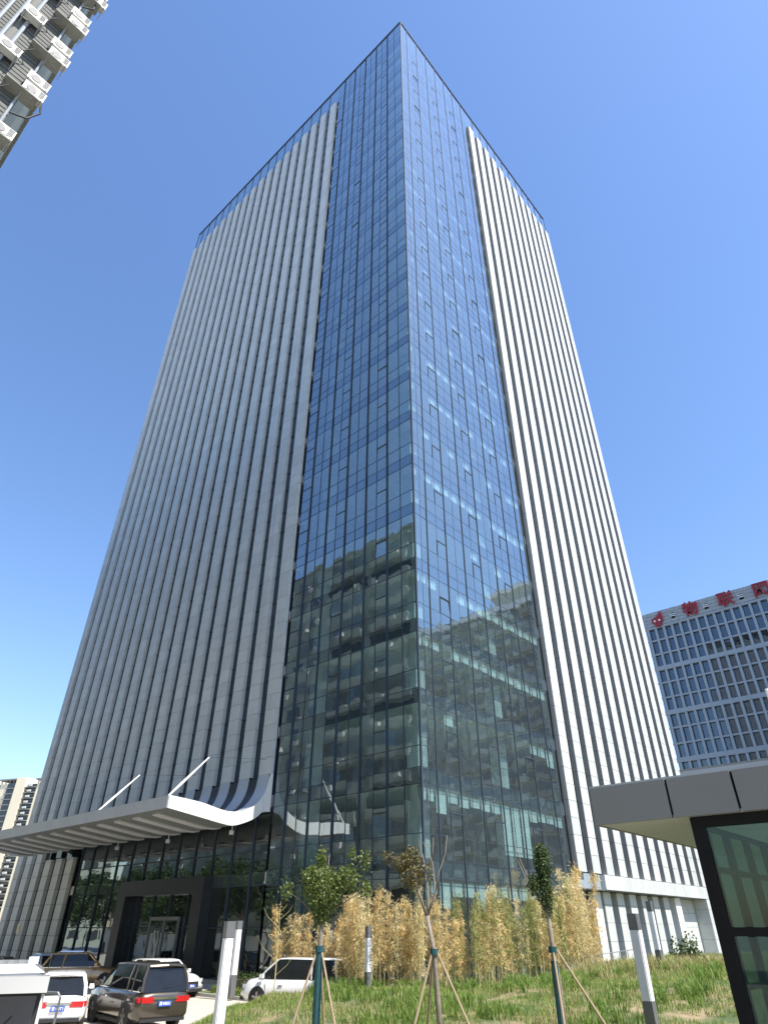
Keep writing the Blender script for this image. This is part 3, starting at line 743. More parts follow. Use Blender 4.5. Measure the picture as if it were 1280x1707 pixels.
# ------------------------------------------------------------------ foliage helpers
rng = np.random.default_rng(5)
def leaves(P, L, Wd, droop=0., up=.3, seed=None):
    """lens-shaped leaf quads at points P, (n,4,3)"""
    n = len(P); d = rng.normal(size=(n, 3)); d[:, 2] = d[:, 2]*up-droop; d /= np.linalg.norm(d, axis=1)[:, None]
    r = rng.normal(size=(n, 3)); s = np.cross(d, r); s /= np.linalg.norm(s, axis=1)[:, None]
    l = (L*rng.uniform(.6, 1.3, n))[:, None]; w = (Wd*rng.uniform(.7, 1.3, n))[:, None]
    return np.stack([P, P+d*l*.45+s*w, P+d*l, P+d*l*.45-s*w], 1)
# bamboo: a few master plants, each copied
def bamboo_master(mat, h, nleaf, bare):
    t = D.objects.new('bamboo', None); COL.objects.link(t)
    lean = (R.uniform(-.25, .25), R.uniform(-.25, .25)); pts = []
    for k in range(8):
        q = k/7; pts.append((lean[0]*q*q*h*.35, lean[1]*q*q*h*.35, h*q))
    g = G(); g.tube(pts, [.016*(1-.6*k/7) for k in range(8)], 5)
    P = np.array(pts); out = []
    for _ in range(44):
        q = R.uniform(bare, 1); b = Vector([np.interp(q, np.linspace(0, 1, 8), P[:, c]) for c in range(3)]); a = R.uniform(0, 6.28); ln = R.uniform(.14, .42)*(1.15-q*.6)
        e = b+Vector((math.cos(a)*ln, math.sin(a)*ln, R.uniform(.05, .35))); g.tube([b, (b+e)/2+Vector((0, 0, .06)), e], [.005, .004, .002], 3, cap=False)
        for _ in range(nleaf//44): out.append(np.array(b.lerp(e, R.uniform(.15, 1)))+rng.normal(size=3)*.05)
    g.obj('cane', M['cane'], t)
    V = leaves(np.array(out), .17, .013, droop=1.0, up=.6); quads('foliage', V, M[mat], t)
    return t
masters = [bamboo_master('leaf_gold', 3.5, 560, .26), bamboo_master('leaf_gold2', 3.3, 560, .22), bamboo_master('leaf_gold', 3.1, 480, .32), bamboo_master('leaf_olive', 3.4, 500, .26), bamboo_master('leaf_olive', 3.6, 420, .38), bamboo_master('leaf_gold2', 3.7, 400, .3)]
used = [False]*6
def along(pl, t):
    L = [math.dist(a, b) for a, b in zip(pl, pl[1:])]; T_ = sum(L)*t
    for (a, b), l in zip(zip(pl, pl[1:]), L):
        if T_ <= l: q = T_/l; return (a[0]+(b[0]-a[0])*q, a[1]+(b[1]-a[1])*q)
        T_ -= l
    return pl[-1]
BL = [(-5.3, 37.9), (-3.4, 37.3), (-1.0, 34.6), (-1.3, 31.0), (-.6, 30.6), (1.3, 30.9), (4.0, 33.2), (7.0, 36.5), (10.2, 40.6), (12.3, 43.4)]
NB = 250
for i in range(NB):
    t = (i+R.random())/NB; x, y = along(BL, t); x += R.gauss(0, .25); y += R.gauss(0, .25 if t < .3 else .55)
    gold = t < .5 or R.random() < .18
    m = R.choice([0, 1, 2, 0, 1]) if gold else R.choice([3, 4, 3, 5, 2])
    if t > .88: m = R.choice([0, 5, 1])
    if used[m]: o = copy_tree(masters[m])
    else: o = masters[m]; used[m] = True
    sc = R.uniform(.62, 1.06)*(1 if t < .5 else 1.05)*(1.35 if t > .86 and R.random() < .5 else 1)
    o.location = (x, y, gz(x, y)-.03); o.rotation_euler = (R.gauss(0, .04), R.gauss(0, .04), R.uniform(0, 6.28)); o.scale = (sc*1.0, sc*1.0, sc)
    if m in (3, 4): tag(o, 'olive green bamboo plant in the grove at the foot of the tower corner', 'bamboo', 'green bamboo in the grove')
    elif m in (1, 5): tag(o, 'straw coloured dry bamboo plant in the grove by the glass corner', 'bamboo', 'straw coloured bamboo in the grove')
    else: tag(o, 'golden brown dry bamboo plant in the grove by the glass corner', 'bamboo', 'golden bamboo in the grove')
for m, u_ in zip(masters, used):
    if not u_: 
        for c in list(m.children): D.objects.remove(c)
        D.objects.remove(m)

# staked young trees
def staked(name, label, X, Y, tie, trunk, limbs, clouds, mat, leafL, n, stakes, wrap):
    z0 = .92; t = thing(name, label, 'tree', (X, Y, z0))
    g = G(); g.tube(trunk[0], trunk[1], 9); 
    for pts, r0, r1 in limbs: g.tube(pts, [r0+(r1-r0)*k/(len(pts)-1) for k in range(len(pts))], 6)
    g.obj('trunk', M['bark'], t, smooth=True)
    if clouds:
        P = []
        for (cx, cy, cz, rx, rz, w) in clouds:
            k = int(n*w); d = rng.normal(size=(k, 3)); d /= np.linalg.norm(d, axis=1)[:, None]; rr = rng.uniform(.25, 1, k)**.6
            q = d*rr[:, None]*np.array([rx, rx, rz])+np.array([cx, cy, cz]); P.append(q+rng.normal(size=(k, 3))*.03)
        quads('crown', leaves(np.concatenate(P), leafL, leafL*.3, droop=.2, up=.7), M[mat], t)
    for (dx, dy) in stakes:
        g = G(); g.tube([(dx, dy, gz(X+dx, Y+dy)-z0-.05), (dx*.03, dy*.03, tie+.08)], [.030, .024], 7); g.obj('stake', M['stake'], t)
    g = G(); g.tube([(trunk[0][1][0]*.0, 0, tie-.05), (0, 0, tie+.07)], [trunk[1][1]+.035]*2, 9); g.obj('tie_binding', M['wrap'], t)
    if wrap:
        g = G(); g.tube([(0, 0, wrap[0]), (0, 0, wrap[1])], [trunk[1][0]+.012, trunk[1][0]+.008], 10); g.obj('trunk_wrap', M['wrap'], t)
    return t
T1Y = 17.5
k1 = -112/1272; 
X1_ = -105/1276*T1Y
staked('staked_tree', 'young bushy green tree with green wrapped trunk and stakes in front of golden bamboo', X1_, T1Y, 1.55,
    ([(0, 0, -.6), (0, 0, 1.2), (.02, 0, 2.1), (.03, 0, 3.0)], [.075, .065, .055, .03]),
    [([(.02, 0, 2.1), (.35, .05, 2.6), (.62, .05, 3.05), (.95, 0, 3.35)], .03, .008), ([(.02, 0, 2.2), (-.3, .05, 2.7), (-.5, 0, 3.1)], .028, .008), ([(.02, 0, 2.4), (.08, .2, 3.0), (.12, .2, 3.5)], .02, .005), ([(.02, 0, 2.1), (-.5, 0, 2.5), (-.95, 0, 2.75)], .02, .005), ([(.1, 0, 2.2), (.6, 0, 2.5), (1.1, 0, 2.8)], .02, .006)],
    [(.02, 0, 2.75, .50, .52, .50), (.0, 0, 2.25, .20, .30, .12), (-.28, 0, 3.0, .28, .22, .12), (.6, 0, 2.95, .32, .3, .16), (-.05, 0, 3.4, .10, .25, .04), (1.0, 0, 3.35, .14, .3, .03), (-.85, 0, 2.7, .14, .25, .025), (1.05, 0, 2.75, .16, .2, .03), (.7, 0, 3.45, .1, .2, .015)],
    'leaf_green', .078, 4400, [(-.7, -.35), (.62, -.45), (.2, .6)], (-.5, 1.5))
X2_ = 85/1276*T1Y
staked('staked_tree', 'young crooked tree with bare grey forks and a brownish half crown on stakes', X2_+.02, T1Y, 1.5,
    ([(.10, 0, -.6), (.05, 0, .6), (0, 0, 1.5), (-.14, 0, 2.2)], [.065, .06, .055, .045]),
    [([(-.14, 0, 2.2), (-.36, 0, 2.75), (-.42, 0, 3.3)], .04, .012), ([(-.14, 0, 2.2), (-.1, .05, 2.7), (-.2, .05, 3.5)], .03, .008), ([(-.14, 0, 2.2), (.08, 0, 2.65), (.03, 0, 3.3), (-.18, 0, 3.75)], .032, .006), ([(.08, 0, 2.65), (.18, 0, 3.1), (.36, 0, 3.5), (.42, 0, 3.9)], .022, .006), ([(.03, 0, 3.3), (.08, 0, 3.85)], .012, .005), ([(-.2, .05, 3.3), (-.3, .05, 3.85)], .01, .004), ([(-.4, 0, 3.0), (-.8, 0, 3.4), (-1.1, 0, 3.45)], .012, .005)],
    [(-.5, .05, 3.1, .33, .42, .55), (-.7, 0, 3.3, .28, .2, .2), (-.45, 0, 3.5, .2, .18, .12), (-1.08, 0, 3.4, .14, .14, .05), (-.1, .05, 3.1, .15, .3, .08)],
    'leaf_dry', .065, 1900, [(-.72, -.45), (.98, -.4), (-.22, .95)], None)
X3_ = 285/1276*T1Y
staked('staked_tree', 'slim dark green upright young tree on stakes, rightmost of the three', X3_, T1Y, 1.55,
    ([(.07, 0, -.6), (.04, 0, 1.0), (.0, 0, 1.6), (-.02, 0, 2.5)], [.075, .065, .055, .04]),
    [([(-.02, 0, 2.2), (.0, 0, 3.0), (-.02, 0, 3.6)], .035, .008), ([(-.02, 0, 2.2), (-.3, 0, 2.8), (-.52, 0, 3.3), (-.62, 0, 3.7)], .022, .006), ([(-.02, 0, 2.5), (-.35, 0, 2.75), (-.6, 0, 3.35)], .018, .006)],
    [(.0, 0, 3.3, .19, .42, .42), (-.03, 0, 2.75, .2, .4, .26), (-.28, 0, 2.85, .16, .25, .12), (.0, 0, 2.35, .12, .2, .06), (-.02, 0, 3.55, .15, .18, .1)],
    'leaf_dark', .065, 3400, [(-.1, -.8), (1.2, -.5), (.1, .6)], (-.5, 1.35))
# thin bare sapling beside the car
Xs, Ys = -4.55, 33.0
sp = thing('bare_sapling', 'thin leafless pale sapling standing beside the parked white people carrier', 'sapling', (Xs, Ys, .0))
g = G(); g.tube([(0, 0, 0), (.02, 0, 2), (0, 0, 3.9)], [.03, .022, .008], 6)
for z, s_, l in ((1.2, 1, .7), (1.7, -1, .9), (2.0, 1, .6), (2.3, -1, .55), (2.6, 1, .8), (2.9, -1, .75), (3.2, 1, .55), (3.4, -1, .4), (3.5, 1, .3)):
    g.tube([(0, 0, z), (s_*l*.7, 0, z+l*.55), (s_*l, 0, z+l*1.0)], [.012, .009, .004], 4)
g.obj('trunk', M['cane'], sp)
# shrub on the mound at the right
def shrub(name, label, X, Y, z, r, h, n, mat, L=.12, grp=None):
    d = rng.normal(size=(n, 3)); d[:, 2] = abs(d[:, 2]); d /= np.linalg.norm(d, axis=1)[:, None]
    P = d*rng.uniform(.3, 1, n)[:, None]**.5*np.array([r, r, h])*(1+.25*np.sin(d[:, :1]*7))
    t = thing(name, label, 'shrub', (X, Y, z), 0, grp)
    g = G(); 
    for k in range(5): a = k*1.3; g.tube([(0, 0, 0), (math.cos(a)*r*.5, math.sin(a)*r*.5, h*.7)], [.015, .006], 4)
    g.obj('stem', M['bark'], t); quads('foliage', leaves(P, L, L*.3, up=.8), M[mat], t); return t
shrub('shrub', 'dark green round shrub against the tiled recess at the right end', 13.2, 33.0, gz(13.2, 33)-.05, .75, 1.1, 900, 'leaf_dark', .14)
# clipped hedge and lily clumps in front of the lobby glass
def hedgebox(u0, u1, r0, r1, z, h, label):
    n = 5200; P = np.stack([rng.uniform(r0, r1, n), rng.uniform(u0, u1, n), z+h*rng.uniform(0, 1, n)**.6*(1+.12*np.sin(rng.uniform(u0, u1, n)))], 1)
    t = thing('hedge', label, 'hedge', C0, AZ); g = G(); g.box(r0+.15, r1-.15, u0+.1, u1-.1, z, z+h*.75); g.obj('stems', M['bark'], t); quads('foliage', leaves(P, .09, .035, up=.8), M['hedge'], t)
hedgebox(6.3, 13.4, -1.5, -.5, .05, .85, 'low clipped green hedge along the foot of the dark glass')
def blades(name, pts, h, w, mat, spread=.35, kind='stuff'):
    n = len(pts); a = rng.uniform(0, 2*np.pi, n); l = h*rng.uniform(.5, 1.25, n); d = np.stack([np.cos(a), np.sin(a), np.zeros(n)], 1); sd = np.stack([-np.sin(a), np.cos(a), np.zeros(n)], 1)
    b = rng.uniform(.1, spread*2, n)[:, None]; P = pts; up_ = np.array([0, 0, 1.0]); ww = (w*rng.uniform(.6, 1.3, n))[:, None]; l = l[:, None]
    mid = P+up_*l*.6+d*b*l*.35; tip = P+up_*l*(1-b*.25)+d*b*l
    V = np.stack([P-sd*ww, P+sd*ww, mid+sd*ww*.7, mid-sd*ww*.7], 1); T_ = np.stack([mid-sd*ww*.7, mid+sd*ww*.7, tip, tip], 1)
    V2 = np.concatenate([V, T_]); V2[len(V):, 3] = tip+sd*.0015
    return quads(name, V2, M[mat], None, kind=kind)
lp = []
for k in range(26):
    u_ = 7+R.random()*6.2; cx, cy, _ = world_of(-2.2+R.random()*.6, u_)
    for _ in range(26): lp.append((cx+R.gauss(0, .08), cy+R.gauss(0, .08), .08))
blades('lily_leaves', np.array(lp), .38, .018, 'grass', .5)

# grass on the mound: fine blades, taller tufts, dry patches
def scatter(n, x0, x1, y0, y1, f=lambda x, y: True, minh=.04):
    out = []
    while len(out) < n:
        x = R.uniform(x0, x1); y = R.uniform(y0, y1); h = gz(x, y)
        if h > minh and f(x, y): out.append((x, y, h-.02))
    return np.array(out)
def nz(x, y, s=1.0): return math.sin(x*1.3*s+1.7*math.sin(y*.9*s))+math.sin(y*1.7*s+2.1*math.sin(x*.7*s+1))
def inview(x, y): return -.33*y-.6 < x < .56*y+1
blades('grass', scatter(62000, -7, 18, 15.5, 33.5, lambda x, y: inview(x, y) and nz(x, y) > -1.25), .17, .010, 'grass', .5)
blades('far_grass', scatter(15000, -2, 22, 30, 44, lambda x, y: inview(x, y) and loc_of(x, y)[1] < -.8 or loc_of(x, y)[0] < -2), .22, .014, 'grass', .5)
blades('dry_grass', scatter(8000, -5, 18, 18, 36, lambda x, y: inview(x, y) and nz(x+3, y, .8) > .15), .24, .010, 'grass_dry', .5)
tf = []
for (x, y, h) in scatter(420, -2.5, 16, 17, 31, lambda x, y: inview(x, y) and nz(x+9, y+4, .7) > -.2):
    for _ in range(24): tf.append((x+R.gauss(0, .10), y+R.gauss(0, .10), h))
blades('tall_tufts', np.array(tf), .42, .015, 'grass', .45)
tf = []
for i in range(90):
    x = R.uniform(8, 17); y = R.uniform(28, 34); h = gz(x, y)
    for _ in range(30): tf.append((x+R.gauss(0, .2), y+R.gauss(0, .2), h))
blades('yellow_weeds', np.array(tf), .5, .012, 'grass_dry', .5)
lt = []
for i in range(3500):
    x, y = along(BL, R.uniform(.35, 1)); x += R.gauss(0, .9); y += R.gauss(0, 1.1); lt.append((x, y, gz(x, y)+.03+R.random()*.06))
quads('fallen_leaves', leaves(np.array(lt), .14, .02, up=.25), M['leaf_gold2'], None, kind='stuff')

# street trees seen only in the lobby glass, and a low kiosk wall behind them
def street_tree(X, Y, h, r, label):
    t = thing('street_tree', label, 'tree', (X, Y, 0), R.uniform(0, 6), 'street trees mirrored in the lobby glass')
    g = G(); g.tube([(0, 0, 0), (.1, 0, h*.35), (0, .1, h*.7)], [.16, .13, .06], 8)
    for k in range(6): a = k*1.05; g.tube([(0, 0, h*.35), (math.cos(a)*r*.5, math.sin(a)*r*.5, h*.6), (math.cos(a)*r*.8, math.sin(a)*r*.8, h*.78)], [.07, .04, .01], 5)
    g.obj('trunk', M['bark'], t); n = 5200; P = []
    for k in range(13):
        c = np.array([R.gauss(0, r*.42), R.gauss(0, r*.42), h*R.uniform(.38, .86)]); d = rng.normal(size=(n//13, 3)); d /= np.linalg.norm(d, axis=1)[:, None]; P.append(c+d*rng.uniform(.4, 1, (n//13, 1))*r*.42)
    quads('crown', leaves(np.concatenate(P), .32, .10, up=.8), M['leaf_street'], t)
def rel(r, u): p = C0+eR*r+eL*u; return p.x, p.y
for k, u_ in enumerate((33, 38, 43, 48, 53.5, 59, 65, 71, 78, 86, 95, 105)):
    X, Y = rel(-22.5+R.uniform(-.6, .6), u_); street_tree(X, Y, R.uniform(9.0, 11.5), R.uniform(3.0, 3.7), 'dark leafy street tree standing across the forecourt, outside the picture edge')
wl_ = thing('boundary_wall', 'low white wall across the forecourt mirrored in the lobby glass', 'wall', C0, AZ)
for k in range(12): ubox('wall_bay', 'white_panel', -25.4, -25.2, 40+3*k, 42.8+3*k, 0, 2.4, wl_); ubox('wall_pier', 'concrete', -25.45, -25.15, 42.8+3*k, 43+3*k, 0, 2.6, wl_)

# ------------------------------------------------------------------ lamp columns
def lamp(X, Y, h, label, z=None, rz=45, w=.115):
    z = gz(X, Y)-.05 if z is None else z
    t = thing('lamp_column', label, 'lamp', (X, Y, z), rad(rz), 'square lamp columns')
    g = G(); g.box(-w*.82, w*.82, -w*.82, w*.82, .1, h-.02); g.obj('post', M['lamp_grey'], t)
    g = G(); g.box(-w, w, -w, w, h-.36, h); g.obj('cap', M['lamp_grey'], t)
    g = G(); g.box(-w, w, -w, w, 0, h*.28); g.obj('base', M['lamp_grey'], t)
    for sx, sy in ((1, 0), (-1, 0), (0, 1), (0, -1)):
        g = G(); 
        if sx: g.box(min(sx*w*.82, sx*w), max(sx*w*.82, sx*w), -w*.8, w*.8, h*.285, h-.37)
        else: g.box(-w*.8, w*.8, min(sy*w*.82, sy*w), max(sy*w*.82, sy*w), h*.285, h-.37)
        g.obj('diffuser', M['lamp_white'], t)
    return t
lamp(-.2035*19.6, 19.6, 3.02, 'tall square lamp column with white panels, the nearer of the pair left of centre', 0, rz=35)
lamp(-.191*38, 38, 3.1, 'square lamp column standing behind the nearer one beside the hedge', .1, rz=35, w=.13)
lamp(.3365*20, 20, 2.6, 'square lamp column rising from the grass before the striped base, the larger right one', .63, rz=50, w=.125)
lamp(.361*31, 31, 2.35, 'thin square lamp column just right of the larger one by the striped base', None, rz=50, w=.105)
lamp(-.0185*29.2, 29.2, 2.0, 'square lamp column half hidden among the golden bamboo', None, rz=40, w=.10)

# ------------------------------------------------------------------ cars
def paint(name, c, metal=.0, rough=.25): return plain(name, c, rough, metal=metal, var=.03, scale=1.5, coat=.8)
P_ = {'white': paint('paint_white', (.78, .78, .76)), 'brown': paint('paint_brown', (.085, .07, .055), .5), 'gold': paint('paint_gold', (.42, .27, .12), .45), 'black': paint('paint_black', (.012, .013, .018)), 'pale': paint('paint_pale_blue', (.42, .47, .55), .2), 'silver': paint('paint_silver', (.3, .31, .33), .6)}
M['car_glass'] = plain('car_glass', (.012, .014, .016), .06, var=.2, spec=.45)
M['tail_red'] = plain('tail_lamp', (.45, .01, .015), .15, coat=1); M['head'] = plain('head_lamp', (.7, .72, .74), .1, metal=.3, coat=1)
M['plate'] = plain('plate_blue', (.03, .09, .42), .5); M['chrome'] = plain('chrome', (.7, .7, .7), .12, metal=1); M['trim'] = plain('black_trim', (.02, .02, .02), .6)
def mat_of(c): return P_[c]
def loft(g, rings):
    n = len(rings[0]); b = len(g.v)
    for r in rings: g.v += r
    for k in range(len(rings)-1):
        for j in range(n): a = b+k*n+j; a2 = b+k*n+(j+1) % n; g.f.append((a, a2, a2+n, a+n))
    g.f += [tuple(range(b+n-1, b-1, -1)), tuple(range(b+(len(rings)-1)*n, b+len(rings)*n))]
def car(name, label, cat, X, Y, az, c, L=4.6, w=.92, zs=.98, zr=1.62, hood=.9, hz=.98, cab=(-2.2, -1.95, .45, 1.15), r=.34, wb_=(1.38, -1.35), tail='low', plate='A·0M51', rails=False, roofmat=None, zg=0, grp=None):
    """x forward. cab = rear base, rear roof, front roof, windscreen base"""
    t = thing(name, label, cat, (X, Y, zg), rad(90-az), grp); mt = mat_of(c)
    xf, xr = L/2, -L/2
    def ring(x, zb, wz, ws, z1, zt):
        h = [(wz*.86, zb), (wz, zb+.16), (wz*1.0, (zb+z1)/2+.02), (ws, z1-.08), (ws*.90, z1), (ws*.55, zt)]
        return [(x, y, z) for y, z in h]+[(x, -y, z) for y, z in h[::-1]]
    g = G(); a, b, cc, d = cab
    loft(g, [ring(xr, .42, w*.84, w*.80, zs-.16, zs-.12), ring(xr+.08, .30, w*.93, w*.90, zs-.03, zs+.0), ring(xr+.5, .24, w, w*.96, zs+.01, zs+.05), ring(-.5, .22, w, w*.965, zs, zs+.05), ring(d-.3, .22, w, w*.965, zs-.02, zs+.03), ring(d+.15, .22, w, w*.94, hz-.03, hz+.03), ring((d+xf)/2+.1, .22, w, w*.90, hz-.08, hz-.01), ring(xf-.25, .25, w*.96, w*.84, hz-.17, hz-.10), ring(xf-.02, .32, w*.84, w*.70, hz-.34, hz-.28)])
    g.obj('body', mt, t, smooth=True)
    # greenhouse
    wb0, wr = w*.90, w*.72
    g = G(); z0 = zs-.02
    lo = [(a, z0, wb0*.95), (b-.0, z0, wb0), (cc, z0, wb0), (d, z0, wb0*.93)]; hi = [(b-.02, zr-.02, wr*.93), (b+.12, zr, wr), (cc-.12, zr, wr), (cc, zr-.04, wr*.95)]
    ringsg = []
    for (x0, z_, w0), (x1, z1, w1) in zip(lo, hi): ringsg.append([(x0, w0, z_), ((x0+x1)/2, (w0+w1)/2+.03, (z_+z1)/2), (x1, w1, z1), (x1, -w1, z1), ((x0+x1)/2, -(w0+w1)/2-.03, (z_+z1)/2), (x0, -w0, z_)])
    loft(g, ringsg); g.obj('windows', M['car_glass'], t)
    rm = mat_of(roofmat) if roofmat else mt
    g = G(); loft(g, [[(x, wr*k, z), (x, wr*k*.97, z+.035), (x, wr*.6*k, z+.06), (x, -wr*.6*k, z+.06), (x, -wr*k*.97, z+.035), (x, -wr*k, z)] for x, k, z in ((b-.10, .9, zr-.05), (b+.05, 1.02, zr-.01), (cc-.35, 1.02, zr), (cc-.05, 1.0, zr-.02), (cc+.06, .94, zr-.07))])
    g.obj('roof', rm, t, smooth=True)
    for sy in (1, -1):
        for (x0, x1, w0_, w1_, rr) in ((a+.02, b-.02, .95, .95, .055), (d, cc, .93, .96, .04), ((b+cc)/2-.35, (b+cc)/2-.32, 1.0, 1.0, .035), (b+.62 if b+.62 < cc-1.2 else cc-1.2, b+.75, 1.0, 1.0, .03)):
            g = G(); g.tube([(x0, sy*wb0*w0_, z0), ((x0+x1)/2, sy*((wb0*w0_+wr*w1_)/2+.03), (z0+zr)/2), (x1, sy*wr*w1_, zr-.02)], rr, 5); g.obj('pillar', rm, t)
        g = G(); g.tube([(a+.1, sy*wb0*.99, z0+.015), (d-.05, sy*wb0*.99, z0+.015)], .018, 4); g.obj('waist_trim', M['chrome'], t)
        for x0 in (d-.42, (b+cc)/2-.3, b+.45):
            g = G(); g.box(x0-.008, x0+.008, sy*w*1.0-.004, sy*w*1.0+.006, .34, zs-.12); g.obj('door_gap', M['trim'], t)
        for x0 in (d-1.25, (b+cc)/2-1.0):
            g = G(); g.box(x0, x0+.2, min(sy*w*.995, sy*(w+.02)), max(sy*w*.995, sy*(w+.02)), zs-.26, zs-.22); g.obj('door_handle', M['chrome'], t)
        g = G(); g.tube([(d-.28, sy*w*.88, zs+.03), (d-.26, sy*(w+.08), zs+.08)], .02, 4); g.box(d-.36, d-.20, min(sy*(w+.02), sy*(w+.20)), max(sy*(w+.02), sy*(w+.20)), zs+.02, zs+.17); g.obj('wing_mirror', mt, t)
        g = G(); g.box(-1.1, 1.1, min(sy*w*.92, sy*(w+.005)), max(sy*w*.92, sy*(w+.005)), .18, .28); g.obj('sill', M['trim'], t)
        for k, xw in enumerate(wb_):
            g = G(); g.disc((xw, sy*(w-.06), r+.02), r+.07, 'y', .135, 22); g.obj('wheel_arch', M['trim'], t)
            wh = G().disc((0, 0, 0), r, 'y', .22, 22).obj('wheel', M['tyre'], t, loc=(xw, sy*(w-.10), r))
            q = G(); q.disc((0, sy*.113, 0), r*.66, 'y', .012, 18); q.obj('rim_shadow', M['trim'], wh)
            q = G(); q.disc((0, sy*.12, 0), r*.13, 'y', .02, 10)
            for sp_ in range(5):
                an = sp_*2*math.pi/5+.3; ca, sa = math.cos(an), math.sin(an); px, pz = -sa*.035, ca*.035
                q.poly([(px, sy*.124, pz), (-px, sy*.124, -pz), (ca*r*.68-px*1.3, sy*.124, sa*r*.68-pz*1.3), (ca*r*.68+px*1.3, sy*.124, sa*r*.68+pz*1.3)])
            q.obj('rim', M['rim'], wh)
        if rails:
            g = G(); g.tube([(b+.2, sy*wr*.92, zr+.04), (b+.35, sy*wr*.92, zr+.11), (cc-.4, sy*wr*.92, zr+.11), (cc-.2, sy*wr*.92, zr+.04)], .022, 5); g.obj('roof_rail', M['chrome'], t)
        # lamps
        g = G(); ys0, ys1 = sorted((sy*w*.40, sy*w*.86))
        if tail == 'low': g.box(xr-.02, xr+.10, ys0, ys1, zs-.30, zs-.14); g.box(xr+.05, xr+.32, min(sy*w*.84, sy*w*.965), max(sy*w*.84, sy*w*.965), zs-.28, zs-.14)
        else: g.box(xr-.02, xr+.12, min(sy*w*.72, sy*w*.9), max(sy*w*.72, sy*w*.9), zs-.35, zs+.12)
        g.obj('tail_lamp', M['tail_red'], t)
        g = G(); g.v = []; g.box(xf-.34, xf-.10, min(sy*w*.50, sy*w*.86), max(sy*w*.50, sy*w*.86), hz-.34, hz-.19); g.obj('headlight', M['head'], t)
    g = G(); g.box(xf-.12, xf+.0, -w*.48, w*.48, .42, hz-.30); g.obj('grille', M['trim'], t)
    g = G(); g.box(xr-.035, xr+.05, -w*.82, w*.82, .28, .37); g.box(xf-.22, xf+.02, -w*.80, w*.80, .24, .36); g.obj('bumper_trim', M['trim'], t)
    g = G(); g.box(xr-.04, xr, -w*.45, w*.45, zs-.21, zs-.16); g.obj('tailgate_trim', M['chrome'], t)
    for x_, sg in ((xr-.045, -1), (xf+.01, 1)):
        zc = zs-.33 if sg < 0 else .48
        pl = G().box(min(x_, x_+sg*.012), max(x_, x_+sg*.012), -.22, .22, zc-.07, zc+.07).obj('number_plate', M['plate'], t)
        glyph(plate, 0, zc, .115, pl, 'white', name='plate_text', x=x_+sg*.016, ext=.001, rot=(math.pi/2, 0, sg*math.pi/2), bold=.002)
    # rear window frame, wiper
    rr_ = Vector((b-.02-a, 0, zr-.02-z0))
    g = G(); g.tube([(a+.25*rr_.x-.035, .08, z0+.16*rr_.z), (a+.3*rr_.x-.03, -.32, z0+.2*rr_.z)], .012, 4); g.obj('wiper', M['trim'], t)
    g = G(); g.tube([(b-.06, -wr*.9, zr-.01), (b-.14, 0, zr+.01), (b-.06, wr*.9, zr-.01)], .035, 5); g.obj('spoiler', rm, t)
    g = G(); g.tube([(b+.3, 0, zr+.05), (b+.1, 0, zr+.22)], .007, 3); g.obj('aerial', M['trim'], t)
    return t
# dark brown people carrier, nearest, back to the camera
hd = -39; h_ = Vector((math.sin(rad(hd)), math.cos(rad(hd)), 0)); c_ = Vector((-7.35, 26.8, 0))+h_*2.58
car('parked_people_carrier', 'dark brown people carrier seen from behind, nearest car in front of the entrance', 'car', c_.x, c_.y, hd, 'brown', L=5.15, w=.94, zs=1.08, zr=1.78, hz=1.08, cab=(-2.52, -2.30, .55, 1.55), r=.36, wb_=(1.62, -1.52), tail='low', plate='津·M051')
hd = -22; h_ = Vector((math.sin(rad(hd)), math.cos(rad(hd)), 0)); c_ = Vector((-10.75, 26.4, 0))+h_*2.25
car('parked_car', 'white sport utility car seen from behind, left of the brown people carrier', 'car', c_.x, c_.y, hd, 'white', L=4.5, w=.90, zs=.96, zr=1.52, cab=(-2.12, -1.75, .35, 1.0), plate='京·03T1')
car('parked_people_carrier', 'white people carrier parked side-on behind the grass mound, half behind bamboo', 'car', -3.87, 35.2, -72, 'white', L=4.7, w=.92, zs=1.02, zr=1.72, hz=1.0, cab=(-2.28, -2.1, .65, 1.5), r=.33, wb_=(1.45, -1.45), plate='冀·A7')
car('parked_car', 'golden tan sport utility car with roof rails parked by the lobby glass', 'car', -17.5, 45.0, 70, 'gold', L=4.6, w=.92, zs=1.02, zr=1.62, rails=True, cab=(-2.1, -1.65, .35, 1.05))
car('parked_car', 'white hatchback facing right in front of the dark entrance portal', 'car', -11.3, 40.2, 122, 'white', L=4.3, w=.89, zs=.95, zr=1.5, hz=.96, cab=(-1.95, -1.5, .3, 1.0), plate='鲁·B2')
car('parked_car', 'black saloon car at the far left of the row', 'car', -21.6, 43.6, 86, 'black', L=4.8, w=.92, zs=.95, zr=1.50, cab=(-1.9, -1.1, .3, 1.1))
car('parked_car', 'pale blue-white saloon car between the black saloon and the golden car', 'car', -20.8, 48.2, 140, 'pale', L=4.6, w=.9, zs=.96, zr=1.5, cab=(-1.8, -1.1, .3, 1.05))
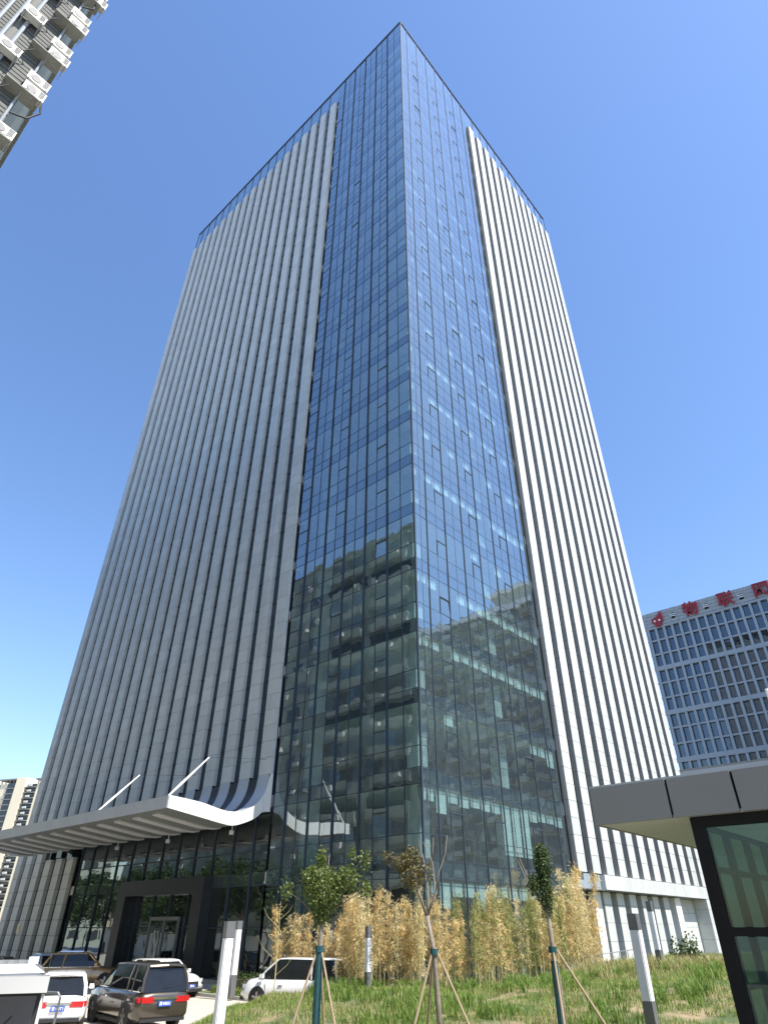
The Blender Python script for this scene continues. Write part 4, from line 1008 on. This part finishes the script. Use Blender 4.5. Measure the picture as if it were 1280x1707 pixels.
# white truck cab cut by the lower left corner
tk = thing('truck', 'white truck cab with grey sun visor cut off by the lower left corner', 'truck', (-6.78, 13.2, -.14), rad(25))
g = G(); pr = [(-1.05, .9), (-1.05, 2.12), (-.98, 2.28), (-.85, 2.36), (.85, 2.36), (.98, 2.28), (1.05, 2.12), (1.05, .9)]; g.prism(pr, .12, 2.2); g.obj('cab', P_['white'], tk)
g = G(); g.prism([(-1.0, 2.33), (-.8, 2.47), (.75, 2.47), (.97, 2.34)], .1, 2.1); g.obj('roof', P_['white'], tk)
g = G(); g.prism([(-.28, 2.08), (.10, 2.12), (.10, 2.31), (-.12, 2.30)], -1.06, 1.06, 'x'); g.v = [(x, y, z) for x, y, z in g.v]; g.obj('sun_visor', M['fascia'], tk)
g = G(); g.box(-.93, .93, .08, .115, 1.28, 2.02); g.obj('windscreen', M['window_dark'], tk)
g = G(); g.box(-1.0, 1.0, .085, .12, 1.2, 1.28); g.box(-1.0, 1.0, .085, .12, 2.02, 2.1); g.box(-1.0, -.93, .085, .12, 1.28, 2.02); g.box(.93, 1.0, .085, .12, 1.28, 2.02); g.obj('windscreen_frame', M['trim'], tk)
g = G(); g.tube([(.2, .06, 1.3), (.62, .06, 1.75)], .014, 4); g.obj('wiper', M['trim'], tk)
g = G(); g.tube([(1.0, .15, 2.06), (1.25, -.1, 2.06), (1.30, -.14, 2.0), (1.28, -.14, 1.1), (1.02, .1, 1.0)], .022, 6); g.obj('mirror_arm', M['lamp_grey'], tk)
g = G(); g.box(.66, .82, .35, .55, 2.46, 2.56); g.obj('marker_lamp', M['white'], tk)
g = G(); g.tube([(1.02, .7, 2.3), (1.04, .7, 2.62)], .008, 4); g.obj('aerial', M['trim'], tk)
g = G(); g.box(-1.02, 1.02, .1, .3, .45, .9); g.obj('bumper', M['trim'], tk)
for sx in (-1, 1):
    g = G(); g.disc((sx*.92, .9, .45), .45, 'x', .26, 20); g.obj('wheel', M['tyre'], tk)

# ------------------------------------------------------------------ more of the neighbourhood, and blocks added to fill the glass reflections
def plain_block(name, label, r, u, dr, du, h, mat):
    x, y = rel(r, u); t = thing(name, label, 'apartment building', (x, y, 0), AZ)
    ubox('wall', mat, 0, dr, 0, du, 0, h, t); ubox('roof_parapet', 'concrete', -.2, dr+.2, -.2, du+.2, h, h+.7, t); kz = 0
    g = G()
    while kz*3+3 < h:
        z = kz*3+1
        for q in range(int(du/3.4)): g.box(dr, dr+.05, 1+q*3.4, 2.9+q*3.4, z, z+1.5)
        for q in range(int(dr/3.4)): g.box(1+q*3.4, 2.9+q*3.4, -.05, 0, z, z+1.5)
        kz += 1
    g.obj('windows', M['window_dark'], t, kind='stuff'); return t
plain_block('far_housing_block', 'grey housing block down the street, mirrored in the lobby glass', -48, 122, 14, 60, 36, 'tile')
plain_block('reflection_filler_block', 'pale unseen block added behind the viewer to fill the pavilion glass reflection', -75, -70, 16, 60, 30, 'tile')  # unseen, added to cover the bright horizon in the pavilion glass
plain_block('reflection_filler_block', 'second pale unseen block added further behind the viewer to fill the pavilion glass reflection', -70, 5, 14, 18, 24, 'grey_render')

rf = thing('roof_floodlight', 'white floodlight on a pole standing on the pavilion roof at the right edge', 'floodlight', (7.62, 12.2, 4.8))
g = G(); g.tube([(0, 0, 0), (0, 0, 1.55)], .035, 8); g.obj('pole', M['white'], rf)
g = G(); g.tube([(0, 0, 1.5), (-.07, -.05, 1.8), (-.12, -.1, 2.0)], [.05, .045, .03], 8); g.box(-.1, .25, -.05, .05, 1.45, 1.53); g.obj('lamp_head', M['white'], rf)
